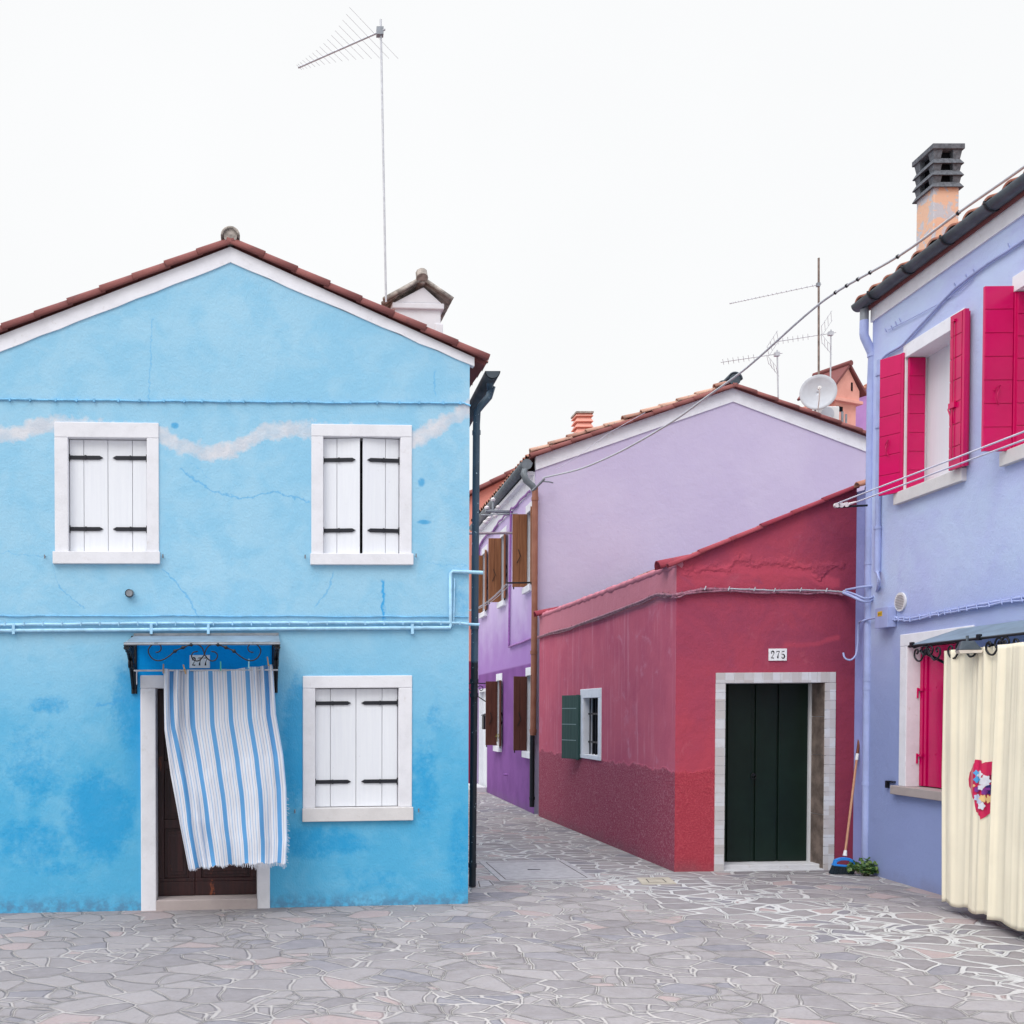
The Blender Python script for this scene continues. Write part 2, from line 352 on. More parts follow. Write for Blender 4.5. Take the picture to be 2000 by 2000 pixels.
def red_front_more(n, c):
    w1 = n.noise(1.5, 6, .68, dist=.8); band = n.mul(n.ss(n.Z, 1.9, 2.5), n.ss(n.math('ADD', n.Z, n.mul(w1, .5)), 3.45, 3.2)); top = n.ss(n.math('ADD', n.Z, n.mul(w1, .6)), 3.55, 3.85)
    c = n.mix(n.mul(n.math('MAXIMUM', band, top), n.math('ADD', .35, n.mul(n.ss(w1, .4, .62), .55))), c, (0.315, 0.058, 0.105, 1))
    c = n.mix(n.mul(n.ss(n.noise(5, 6, .7, dist=.5), .58, .70), .30), c, (0.50, 0.13, 0.17, 1))
    rl = n.line(n.X, n.Z, [(RF.Q(x, y).x, RF.Q(x, y).z) for x, y in ((1330, 1112), (1400, 1105), (1450, 1095), (1560, 1100), (1610, 1120), (1650, 1105))], .015, .05, .35, 5); n.bump(n.mul(rl, n.noise(9, 5, .7)), .7, .03); n.bump(n.noise(3.0, 6, .6), .35, .03)
    c = red_extra(False)(n, c)
    # darker toward the right hand corner, repaint halo round the door
    e = n.math('ADD', n.X, n.mul(n.math('SUBTRACT', n.noise(2.5, 5, .6), .5), 0.5))
    c = n.mix(n.mul(n.ss(e, 5.2, 5.9), 0.75), c, (0.20, 0.032, 0.068, 1))
    z0 = RF.Q(1500, 1145).z
    pts = [(RF.Q(x, y).x, RF.Q(x, y).z) for x, y in ((1330, 1115), (1400, 1117), (1450, 1112), (1570, 1118), (1600, 1135), (1640, 1140))]
    c = n.mix(n.mul(n.line(n.X, n.Z, pts, 0.05, 0.02, 0.12, 6), 0.6), c, (0.52, 0.075, 0.12, 1))
    pts = [(RF.Q(x, y).x, RF.Q(x, y).z) for x, y in ((1530, 1262), (1590, 1258), (1640, 1244))]
    c = n.mix(n.mul(n.line(n.X, n.Z, pts, 0.025, 0.02, 0.06, 6), 0.5), c, (0.50, 0.07, 0.11, 1))
    return c
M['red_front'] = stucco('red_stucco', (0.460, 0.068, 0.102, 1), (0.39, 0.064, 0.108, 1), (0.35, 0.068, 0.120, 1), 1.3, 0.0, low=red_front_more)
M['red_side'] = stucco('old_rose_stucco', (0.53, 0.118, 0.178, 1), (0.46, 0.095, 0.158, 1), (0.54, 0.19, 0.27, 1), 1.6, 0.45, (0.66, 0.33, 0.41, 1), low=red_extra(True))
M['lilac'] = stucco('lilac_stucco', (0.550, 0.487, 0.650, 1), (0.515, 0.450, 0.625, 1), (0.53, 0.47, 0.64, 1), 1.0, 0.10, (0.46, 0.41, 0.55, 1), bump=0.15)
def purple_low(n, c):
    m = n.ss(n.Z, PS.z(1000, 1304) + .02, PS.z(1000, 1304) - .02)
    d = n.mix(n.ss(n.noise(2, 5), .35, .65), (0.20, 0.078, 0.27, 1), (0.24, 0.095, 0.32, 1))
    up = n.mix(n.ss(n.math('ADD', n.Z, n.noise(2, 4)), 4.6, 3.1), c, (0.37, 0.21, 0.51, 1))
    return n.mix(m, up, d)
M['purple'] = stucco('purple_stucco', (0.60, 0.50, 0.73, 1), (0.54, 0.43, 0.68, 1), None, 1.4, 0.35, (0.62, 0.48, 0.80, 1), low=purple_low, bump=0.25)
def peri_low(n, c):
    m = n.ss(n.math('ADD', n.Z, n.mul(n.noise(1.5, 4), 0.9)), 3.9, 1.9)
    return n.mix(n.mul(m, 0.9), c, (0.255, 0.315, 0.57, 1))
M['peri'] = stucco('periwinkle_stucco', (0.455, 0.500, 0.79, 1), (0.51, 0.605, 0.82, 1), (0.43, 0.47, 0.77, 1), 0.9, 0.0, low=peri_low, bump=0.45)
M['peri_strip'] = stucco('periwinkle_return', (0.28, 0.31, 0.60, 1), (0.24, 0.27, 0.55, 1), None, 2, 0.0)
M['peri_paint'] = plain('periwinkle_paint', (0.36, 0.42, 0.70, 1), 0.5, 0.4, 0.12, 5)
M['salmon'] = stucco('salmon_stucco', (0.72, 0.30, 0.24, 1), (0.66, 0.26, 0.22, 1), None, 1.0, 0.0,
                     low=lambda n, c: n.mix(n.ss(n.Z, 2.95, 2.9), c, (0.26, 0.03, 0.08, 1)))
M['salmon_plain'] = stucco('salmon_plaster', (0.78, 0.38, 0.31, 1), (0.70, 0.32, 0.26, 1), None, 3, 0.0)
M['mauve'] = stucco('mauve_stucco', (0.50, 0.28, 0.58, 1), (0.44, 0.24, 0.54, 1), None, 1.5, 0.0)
def wood(name, a, b, rough=0.6, spec=0.3, st=(30, 30, 1.5), wear=None):
    n = NT(name, rough, spec); g = n.noise(1.0, 6, 0.65, stretch=st)
    c = n.mix(n.ss(g, 0.3, 0.7), a, b)
    if wear: c = n.mix(n.ss(n.noise(7, 6, 0.7, stretch=(1, 1, 0.35)), 0.62, 0.68), c, wear)
    n.col(c); n.bump(g, 0.3, 0.004); return n.m
M['brown_shutter'] = wood('brown_shutter', (0.20, 0.075, 0.035, 1), (0.32, 0.135, 0.065, 1), 0.5)
M['brown_dark'] = wood('brown_shutter_dark', (0.075, 0.022, 0.016, 1), (0.12, 0.04, 0.028, 1), 0.5)
M['old_door'] = wood('old_door', (0.018, 0.006, 0.008, 1), (0.045, 0.012, 0.012, 1), 0.45, 0.4, wear=(0.20, 0.05, 0.02, 1))
M['green_door'] = plain('green_door', (0.004, 0.015, 0.010, 1), 0.45, 0.35, 0.2, 4)
M['green_shutter'] = wood('green_shutter', (0.022, 0.055, 0.05, 1), (0.035, 0.08, 0.072, 1), 0.55)
M['green_groove'] = plain('pale_groove', (0.20, 0.27, 0.27, 1))
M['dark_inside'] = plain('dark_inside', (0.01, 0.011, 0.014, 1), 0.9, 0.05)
M['glass'] = plain('dark_glass', (0.02, 0.025, 0.03, 1), 0.08, 0.6)
M['magenta'] = plain('magenta_paint', (0.57, 0.0, 0.100, 1), 0.24, 0.45, 0.1, 2)
M['plate_white'] = plain('enamel', (0.84, 0.85, 0.86, 1), 0.3, 0.5, 0.05, 20)
M['ink'] = plain('ink', (0.015, 0.015, 0.02, 1), 0.6)
M['marble'] = chalky('marble', (0.62, 0.62, 0.64, 1), 0.5)
M['threshold'] = chalky('threshold_stone', (0.42, 0.36, 0.35, 1), 0.6)
def brown_pipe():
    n = NT('brown_downpipe', 0.5, 0.4); c = n.mix(n.ss(n.noise(5, 4), .3, .7), (0.24, 0.09, 0.055, 1), (0.30, 0.125, 0.08, 1)); n.col(c); return n.m
M['brown_pipe'] = brown_pipe()
M['lilac_cable'] = plain('lilac_cable', (0.33, 0.14, 0.42, 1), 0.6, 0.3, 0.2, 20)
M['red_cable'] = plain('painted_cable', (0.30, 0.12, 0.17, 1), 0.55, 0.4, 0.5, 26)
M['grey_cable'] = plain('grey_cable', (0.45, 0.47, 0.51, 1), 0.45, 0.4, 0.1)
M['pale_cord'] = plain('pale_cord', (0.62, 0.62, 0.74, 1), 0.5)
M['porcelain'] = plain('porcelain', (0.72, 0.66, 0.68, 1), 0.2, 0.6)
M['dish'] = plain('dish', (0.52, 0.55, 0.60, 1), 0.5, 0.3, 0.05)
M['plastic_white'] = plain('plastic_white', (0.72, 0.72, 0.72, 1), 0.4, 0.4, 0.04)
M['concrete_cap'] = plain('concrete_cap', (0.13, 0.14, 0.16, 1), 0.95, 0.15, 0.3, 30, bump=0.5)
def peel_chim():
    n = NT('peeling_plaster', 0.9, 0.2)
    c = n.mix(n.ss(n.noise(7, 6, 0.65, dist=.5), 0.50, 0.54), (0.72, 0.46, 0.33, 1), (0.50, 0.50, 0.54, 1))
    n.col(c); n.bump(n.noise(30, 5), .4, .008); return n.m
M['peel'] = peel_chim()
def poly_mat(name, c):
    n = NT(name, 0.35, 0.5); k = n.mix(n.ss(n.noise(6, 5), .35, .7), c, tuple(x * 0.85 for x in c[:3]) + (1,)); n.col(k)
    tr = n.t.nodes.new('ShaderNodeBsdfTranslucent'); n.L(k, tr.inputs[0]); ms = n.t.nodes.new('ShaderNodeMixShader'); ms.inputs[0].default_value = 0.62
    out = n.t.nodes['Material Output']; n.L(n.b.outputs[0], ms.inputs[1]); n.L(tr.outputs[0], ms.inputs[2]); n.L(ms.outputs[0], out.inputs[0]); return n.m
M['poly'] = poly_mat('translucent_sheet', (0.52, 0.64, 0.74, 1))

# paving ------------------------------------------------------------
def paving():
    n = NT('crazy_paving', 0.8, 0.3)
    warp = n.t.nodes.new('ShaderNodeTexNoise'); warp.inputs['Scale'].default_value = 2.1; warp.inputs['Detail'].default_value = 1.5; n.L(n.pos, warp.inputs['Vector'])
    vm = n.t.nodes.new('ShaderNodeVectorMath'); vm.operation = 'MULTIPLY_ADD'; n.L(warp.outputs['Color'], vm.inputs[0]); vm.inputs[1].default_value = (0.28, 0.28, 0); n.L(n.pos, vm.inputs[2])
    fl = n.t.nodes.new('ShaderNodeVectorMath'); fl.operation = 'MULTIPLY'; n.L(vm.outputs[0], fl.inputs[0]); fl.inputs[1].default_value = (0.9, 1.12, 0)
    def vor(feat, sc):
        v = n.t.nodes.new('ShaderNodeTexVoronoi'); v.voronoi_dimensions = '2D'; v.feature = feat; v.inputs['Scale'].default_value = sc; v.inputs['Randomness'].default_value = 1.0
        n.L(fl.outputs[0], v.inputs['Vector']); return v
    SC = 3.9
    SC2 = 6.0
    e1 = vor('DISTANCE_TO_EDGE', SC).outputs['Distance']; cell = vor('F1', SC).outputs['Color']
    sc0 = n.t.nodes.new('ShaderNodeSeparateColor'); n.L(cell, sc0.inputs[0]); split = n.ss(sc0.outputs[1], .66, .661)
    e2 = n.mul(vor('DISTANCE_TO_EDGE', SC2).outputs['Distance'], SC / SC2); e2 = n.math('ADD', e2, n.mul(n.math('SUBTRACT', 1.0, split), 1.0))
    e = n.math('MINIMUM', e1, e2); cc = n.mix(split, cell, n.mix(0.5, cell, vor('F1', SC2).outputs['Color']))
    sc = n.t.nodes.new('ShaderNodeSeparateColor'); n.L(cc, sc.inputs[0]); r1 = sc.outputs[0]; sc9 = n.t.nodes.new('ShaderNodeSeparateColor'); n.L(n.mix(split, cell, vor('F1', SC2).outputs['Color']), sc9.inputs[0]); r2, r3 = sc9.outputs[1], sc9.outputs[2]
    grit = n.noise(120, 3, 0.7); med = n.noise(9, 5, 0.65); big = n.noise(0.55, 3, 0.5)
    # region of wide white joints: a strip running from the alley to the right foreground
    d = n.math('ABSOLUTE', n.math('SUBTRACT', n.X, n.math('ADD', n.mul(n.Y, -0.42), 8.0)))
    wide = n.ss(n.math('ADD', d, n.mul(n.math('SUBTRACT', n.noise(1.3, 3), .5), 1.6)), 1.5, 0.3)
    wide = n.math('MAXIMUM', wide, n.mul(n.ss(n.Y, 9.6, 10.6), 0.7))
    jw = n.math('ADD', n.math('ADD', 0.030, n.mul(wide, 0.044)), n.mul(n.math('SUBTRACT', med, 0.5), 0.055))
    j = n.ss(n.math('SUBTRACT', e, jw), 0.012, -0.012)
    c = n.mix(r1, (0.205, 0.187, 0.193, 1), (0.340, 0.312, 0.312, 1))
    c = n.mix(n.ss(r3, 0.12, 0.10), c, (0.38, 0.295, 0.285, 1))
    c = n.mix(n.mul(n.ss(r3, 0.88, 0.9), .7), c, (0.185, 0.182, 0.215, 1))
    c = n.mix(n.mul(n.ss(med, 0.35, 0.7), 0.35), c, (0.37, 0.35, 0.37, 1))
    c = n.mix(n.mul(n.ss(n.noise(38, 5, .7), 0.45, 0.7), 0.30), c, (0.17, 0.16, 0.18, 1))
    mort = n.mix(wide, n.mix(med, (0.41, 0.382, 0.37, 1), (0.52, 0.49, 0.475, 1)), (0.55, 0.545, 0.545, 1))
    mort = n.mix(n.mul(n.ss(grit, .5, .7), .3), mort, (0.22, 0.21, 0.2, 1))
    c = n.mix(j, c, mort)
    # hairline open gaps along some of the joints
    gap = n.mul(n.ss(n.math('SUBTRACT', e, n.mul(n.noise(30, 2), .008)), 0.009, 0.002), n.ss(n.noise(1.7, 3), 0.47, 0.53))
    c = n.mix(n.mul(gap, 0.75), c, (0.10, 0.092, 0.08, 1))
    c = n.mix(n.mul(n.ss(n.noise(2.2, 5, 0.6), 0.5, 0.8), 0.25), c, (0.18, 0.16, 0.165, 1))
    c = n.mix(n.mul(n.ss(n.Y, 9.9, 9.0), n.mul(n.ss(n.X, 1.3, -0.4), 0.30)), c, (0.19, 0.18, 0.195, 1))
    n.col(c)
    h = n.math('ADD', n.ss(n.math('SUBTRACT', e, jw), -0.02, 0.05), n.mul(grit, 0.22)); h = n.math('ADD', h, n.mul(n.math('ADD', r1, med), 0.35)); h = n.math('SUBTRACT', h, n.mul(gap, 1.2))
    n.bump(h, 0.9, 0.018); return n.m
M['paving'] = paving()

# ================================================================== ground
mb = MB(); N = 60
xs = [-60 + 2.0 * i for i in range(61)]
mb.add([(-80, -30, gz(-80)), (90, -30, gz(90)), (90, 140, gz(90)), (-80, 140, gz(-80))], [(0, 1, 2, 3)])
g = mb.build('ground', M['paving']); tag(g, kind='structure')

# ------------------------------------------------------------------ shared builders
def set_tint(o, fn):
    me = o.data; at_ = me.color_attributes.new('tint', 'FLOAT_COLOR', 'CORNER')
    for p in me.polygons:
        v = fn(p.index)
        for li in p.loop_indices: at_.data[li].color = (v, v, v, 1)
def roof_sheet(P0, A, Sv, lenA, lenS, name, mat, parent, pitch=0.21, row=0.36, amp=0.045, seed=0):
    """curved clay tiles: A runs along the eave, Sv climbs the slope"""
    rnd = random.Random(seed); A = Vector(A).normalized(); Sv = Vector(Sv).normalized(); Nn = A.cross(Sv)
    if Nn.z < 0: Nn = -Nn
    P0 = Vector(P0); nc = max(1, int(round(lenA / pitch))); pitch = lenA / nc; nr = max(1, int(round(lenS / row))); row = lenS / nr
    K = 8; vs = []; fs = []; tn = []
    for r_ in range(nr):
        for c_ in range(nc):
            b = len(vs); jit = rnd.uniform(-.006, .006); t = rnd.random()
            for q, (sl_, hh) in enumerate(((r_ * row - 0.01 + rnd.uniform(-.008, .008), 0.032), ((r_ + 1) * row + 0.02, 0.004))):
                for k in range(K + 1):
                    a = (c_ + k / K) * pitch; h = amp * math.sin(math.pi * k / K) ** 0.8 * (1.0 if q == 0 else 0.92) + hh + jit
                    vs.append(P0 + A * a + Sv * sl_ + Nn * h)
            for k in range(K + 1): vs.append(vs[b + k] - Nn * 0.02)
            for k in range(K):
                fs.append((b + k, b + k + 1, b + K + 1 + k + 1, b + K + 1 + k)); tn.append(t)
                fs.append((b + k, b + 2 * (K + 1) + k, b + 2 * (K + 1) + k + 1, b + k + 1)); tn.append(t * .5)
    m = MB(); m.add(vs, fs, True); o = m.build(name, mat, parent, recalc=False); set_tint(o, lambda i: tn[i]); return o
def slab(mb, P0, A, Sv, lenA, lenS, th):
    A = Vector(A).normalized(); Sv = Vector(Sv).normalized(); Nn = A.cross(Sv)
    if Nn.z < 0: Nn = -Nn
    P0 = Vector(P0); q = [P0, P0 + A * lenA, P0 + A * lenA + Sv * lenS, P0 + Sv * lenS]
    mb.hexa([p - Nn * th for p in q] + q)
def verge(a, b, n_, r, name, mat, parent, up=(0, 0, 1), seed=1):
    """overlapping half-round tiles from the low end a to the high end b"""
    a = Vector(a); b = Vector(b); rnd = random.Random(seed); m = MB(); ts = []
    d = (b - a) / n_; nn = Vector((-(b - a).x * 0, 0, 0)); upv = Vector(up); t = d.normalized(); upn = (upv - t * upv.dot(t)).normalized()
    for i in range(n_):
        p = a + d * i; q = a + d * (i + 1.12); f0 = len(m.f); j = rnd.uniform(-.004, .006)
        m.halfpipe(p + upn * (0.005 + j * .6), q + upn * (-0.004 + j * .6), r * rnd.uniform(1.0, 1.04), r * 0.93, upn, 10, 0.014, math.pi * 1.25); ts += [rnd.random()] * (len(m.f) - f0)
    o = m.build(name, mat, parent); set_tint(o, lambda i: ts[i]); return o
def wall_sheet(mb, fr, u0, u1, z0, z1, holes, cuts=()):
    """front face with rectangular holes; cuts = list of ((u,z),(u,z)) lines, everything above each is removed"""
    us = sorted(set([u0, u1] + [c for h in holes for c in h[:2]])); zs = sorted(set([z0, z1] + [c for h in holes for c in h[2:4]]))
    bm = bmesh.new(); cache = {}
    def V(u, z):
        k = (round(u, 5), round(z, 5))
        if k not in cache: cache[k] = bm.verts.new((u, z, 0))
        return cache[k]
    for i in range(len(us) - 1):
        for j in range(len(zs) - 1):
            uc = (us[i] + us[i + 1]) / 2; zc = (zs[j] + zs[j + 1]) / 2
            if any(h[0] < uc < h[1] and h[2] < zc < h[3] for h in holes): continue
            bm.faces.new([V(us[i], zs[j]), V(us[i + 1], zs[j]), V(us[i + 1], zs[j + 1]), V(us[i], zs[j + 1])])
    for (a, b) in cuts:
        a = Vector((a[0], a[1], 0)); b = Vector((b[0], b[1], 0)); t = b - a
        if t.x < 0: t = -t
        nn = Vector((-t.y, t.x, 0))
        bmesh.ops.bisect_plane(bm, geom=bm.verts[:] + bm.edges[:] + bm.faces[:], plane_co=a, plane_no=nn, clear_outer=True)
    bm.verts.ensure_lookup_table(); idx = {v: i for i, v in enumerate(bm.verts)}
    mb.add([fr.P(v.co.x, v.co.y, 0) for v in bm.verts], [tuple(idx[v] for v in f.verts) for f in bm.faces]); bm.free()
def surround(fr, outer, opening, w0, w1):
    """jambs and head butted together (no bottom piece)"""
    a0, a1, b0, b1 = outer; c0, c1, d0, d1 = opening; m = MB()
    m.box(fr, a0, c0, d0, d1, w0, w1); m.box(fr, c1, a1, d0, d1, w0, w1); m.box(fr, a0, a1, d1, b1, w0, w1 + 0.001); return m
# digits as strokes of varying width
def stroke(mb, fr, pts, w, up, th=0.002):
    n = len(pts); L_ = []; R_ = []
    for i in range(n):
        p = Vector(pts[i][:2]); a = Vector(pts[max(i - 1, 0)][:2]); b = Vector(pts[min(i + 1, n - 1)][:2]); t = (b - a).normalized(); q = Vector((-t.y, t.x)) * pts[i][2] / 2
        L_.append(p + q); R_.append(p - q)
    for i in range(n - 1):
        mb.prism(fr, [(L_[i].x, L_[i].y), (L_[i + 1].x, L_[i + 1].y), (R_[i + 1].x, R_[i + 1].y), (R_[i].x, R_[i].y)], w, w + th)
def arc(cx, cy, rx, ry, a0, a1, w0, w1, n=10):
    return [(cx + rx * math.cos(R(a0 + (a1 - a0) * i / n)), cy + ry * math.sin(R(a0 + (a1 - a0) * i / n)), w0 + (w1 - w0) * math.sin(math.pi * i / n)) for i in range(n + 1)]
DIG = {
 '2': [arc(.30, .74, .22, .23, 170, -35, .05, .17, 12) + [(.30, .34, .06), (.08, .06, .05)], [(.07, .05, .05), (.25, .09, .12), (.40, .04, .13), (.55, .10, .04)], arc(.14, .72, .045, .05, 0, 360, .07, .07, 8)],
 '7': [[(.06, .76, .03), (.09, .95, .06), (.30, .93, .12), (.58, .96, .07)], [(.57, .95, .04), (.36, .50, .08), (.30, .22, .17), (.30, .02, .19)]],
 '5': [[(.14, .95, .06), (.34, .93, .12), (.54, .98, .05)], [(.15, .95, .04), (.11, .52, .04)], arc(.28, .28, .25, .27, 125, -140, .05, .17, 12), arc(.13, .14, .04, .05, 0, 360, .07, .07, 8)],
}
def plate(fr, x0, x1, y0, y1, text, label):
    u0, u1, z0, z1 = fr.rect(x0, x1, y0, y1); c = fr.P((u0 + u1) / 2, z0, 0)
    t = thing('house_number', c, label, 'house number')
    m = MB(); m.box(fr, u0, u1, z0, z1, 0.001, 0.012); m.build('plate', M['plate_white'], t, 0.003)
    W_ = u1 - u0; H = z1 - z0; h = H * 0.62; dw = W_ * 0.28; d = MB()
    for i, ch in enumerate(text):
        d = MB()
        for st in DIG[ch]:
            stroke(d, fr, [(u0 + W_ * 0.10 + i * dw * 1.03 + p[0] * dw * 1.25, z0 + H * 0.19 + p[1] * h, p[2] * h * 1.05) for p in st], 0.0125, 1, 0.001)
        d.build('numeral', M['ink'], t)
    return t
def spiral(fr, cu, cz, w, r0, r1, a0, turns, n=28):
    return [fr.P(cu + (r0 + (r1 - r0) * i / n) * math.cos(a0 + turns * 2 * math.pi * i / n), cz + (r0 + (r1 - r0) * i / n) * math.sin(a0 + turns * 2 * math.pi * i / n), w) for i in range(n + 1)]

# ================================================================== BLUE HOUSE
B = thing('blue_house', BL.P(-2.0, 0, 0), 'sky blue gabled house with patched peeling plaster and white shutters', 'house')
ua, za = BL.uz(450, 513); uR = 0.0; uL = BL.u(-32, 1000)
cutL = (BL.uz(0, 687), (ua, za)); cutR = ((ua, za), BL.uz(926, 716))
winspec = [  # outer x0,x1,top ; opening x0,x1,y0,y1 ; sill x0,x1,y1
    ((107, 310.5, 825.5), (133.5, 287, 855.5, 1078), (105, 312, 1102)),
    ((608, 804, 829.6), (631.5, 781.6, 853.5, 1082), (606.6, 805.5, 1104)),
    ((591.3, 804.3, 1319.6), (615.6, 778.6, 1343.8, 1577), (591, 805, 1603))]
holes = []
WD = []
for (ox, op, si) in winspec:
    o_ = BL.rect(op[0], op[1], op[2], op[3]); u0 = BL.u(ox[0], (op[2] + op[3]) / 2); u1 = BL.u(ox[1], (op[2] + op[3]) / 2); zt = BL.z((op[0] + op[1]) / 2, ox[2])
    s_ = BL.rect(si[0], si[1], op[3], si[2]); WD.append((o_, (u0, u1, zt), s_))
    holes.append((u0 + .01, u1 - .01, s_[2] + .01, zt - .01))
dO = BL.rect(305, 502, 1344, 1756); dU = (BL.u(275, 1500), BL.u(527, 1500), BL.z(400, 1318.5))
holes.append((dU[0] + .01, dU[1] - .01, -0.3, dU[2] - .01))
DB = 7.0
mb = MB(); wall_sheet(mb, BL, uL, uR, -0.4, 7.5, holes, (cutL, cutR))
def zat(c, u): (a, b), (p, q) = c; return b + (q - b) * (u - a) / (p - a)
zL, zR = zat(cutL, uL), zat(cutR, uR)
mb.add([BL.P(uR, -.4, 0), BL.P(uR, -.4, -DB), BL.P(uR, zR, -DB), BL.P(uR, zR, 0)], [(0, 1, 2, 3)])
mb.add([BL.P(uL, -.4, 0), BL.P(uL, -.4, -DB), BL.P(uL, zL, -DB), BL.P(uL, zL, 0)], [(3, 2, 1, 0)])
mb.add([BL.P(uL, -.4, -DB), BL.P(uR, -.4, -DB), BL.P(uR, zR, -DB), BL.P(ua, za, -DB), BL.P(uL, zL, -DB)], [(0, 1, 2, 3, 4)])
mb.build('wall', M['blue_wall'], B)
# white verge band
bt = 0.155
pts = [(uL, zat(cutL, uL) - 0.0), (ua, za), BL.uz(926, 716)]
ptsT = [BL.uz(926, 699), (ua, BL.z(450, 483)), (uL, zat((BL.uz(0, 656), BL.uz(450, 483)), uL))]
m = MB(); nseg = 26; lo = []; hi = []
for i in range(nseg + 1):
    t = i / nseg
    for arr, P3 in ((lo, pts), (hi, ptsT[::-1])):
        if t < .5: q = Vector(P3[0]).lerp(Vector(P3[1]), t * 2)
        else: q = Vector(P3[1]).lerp(Vector(P3[2]), t * 2 - 1)
        arr.append(q)
for i in range(nseg + 1):
    if 0 < i < nseg and i != nseg // 2: lo[i].y += random.uniform(-.008, .006)
for i in range(nseg): m.prism(BL, [tuple(lo[i]), tuple(lo[i + 1]), tuple(hi[i + 1]), tuple(hi[i])], -0.05, 0.012)
m.build('verge_band', M['white_band'], B)
# roof
Lh = BL.uz(450, 470); Lw = (uL - .1, zat((BL.uz(0, 650), BL.uz(450, 477)), uL - .1)); Rw = BL.uz(952, 706)
ap = (ua, BL.z(450, 477))
roofm = MB()
for (e, sgn) in ((Lw, 1), (Rw, -1)):
    a = BL.P(e[0], e[1] + .0, -0.03); b = BL.P(ap[0], ap[1] + .0, -0.03)
    slab(roofm, a, BL.P(0, 0, -1) - BL.P(0, 0, 0), b - a, DB + .2, (b - a).length, 0.03)
roof = roofm.build('roof', M['tile_dark'], B)
for i, (e, sd) in enumerate(((Lw, 3), (Rw, 4))):
    a = BL.P(e[0], e[1] - .01, -0.06); b = BL.P(ap[0], ap[1] - .01, -0.06)
    roof_sheet(a, BL.P(0, 0, -1) - BL.P(0, 0, 0), b - a, DB + .1, (b - a).length, 'roof_tiles', M['tile'], roof, seed=sd)
    verge(BL.P(e[0], e[1] + .005, 0.0), BL.P(ap[0], ap[1] + .005, 0.0), 8 if i == 0 else 8, 0.058, 'verge_tiles', M['tile_dark'], roof, seed=sd)
m = MB(); ts = []
for i in range(16):
    f0 = len(m.f); m.halfpipe(BL.P(ap[0], ap[1] + .05, 0.06 - i * .44), BL.P(ap[0], ap[1] + .035, 0.06 - i * .44 - .48), 0.085, 0.075, (0, 0, 1), 10, 0.02); ts += [random.random()] * (len(m.f) - f0)
m.tube([BL.P(ap[0], ap[1] + .055, 0.045), BL.P(ap[0], ap[1] + .05, -.2)], 0.06, 12); ts += [0.3] * (len(m.f) - len(ts))
o = m.build('ridge_tiles', M['mortar_cap'], roof)
# chimney (white, little gabled cap)
CF = Fr(BL.P(0, 0, -1.25).xy, BL.d, BL.n, 0.0)
def cu(x, y, w=0): return CF.uz(x, y, w)
c0, c1 = CF.u(771, 610), CF.u(861, 610); zb = CF.z(815, 640) - .5; zt = CF.z(815, 601)
ch = MB(); ch.box(CF, c0, c1, zb, zt, -0.55, 0); ch.box(CF, c0 - .03, c1 + .03, zt - .02, zt + .04, -0.58, 0.03)
zr = CF.z(828, 558); cm = CF.u(823, 600)
ch.prism(CF, [(c0 - .01, zt + .04), (c1 + .01, zt + .04), (cm + .02, zr - .02)], -0.55, 0.02)
ch.box(CF, c1 - .06, c1 + .02, zb, CF.z(815, 632), -0.56, 0.02)
chim = ch.build('chimney', M['white_trim'], roof, 0.01)
for k, (a, b) in enumerate((((c0 - .10, CF.z(755, 592)), (cm, CF.z(828, 548))), ((c1 + .10, CF.z(884, 592)), (cm, CF.z(828, 548))))):
    for j in range(6):
        w_ = 0.06 - j * 0.11
        ver = MB(); ver.halfpipe(CF.P(a[0], a[1], w_ - .04), CF.P(b[0], b[1] - .02, w_ - .04), 0.055, 0.05, (0, 0, 1), 8, .02)
        oo = ver.build('cap_tile', M['mortar_cap'], chim)
m = MB(); m.tube([CF.P(cm, CF.z(828, 547), .06), CF.P(cm, CF.z(828, 547), -.55)], 0.06, 10); m.tube([CF.P(cm - .01, CF.z(828, 545) - .03, .09), CF.P(cm - .01, CF.z(828, 545) + .04, .05)], 0.06, 10)
m.build('cap_ridge', M['mortar_cap'], chim)
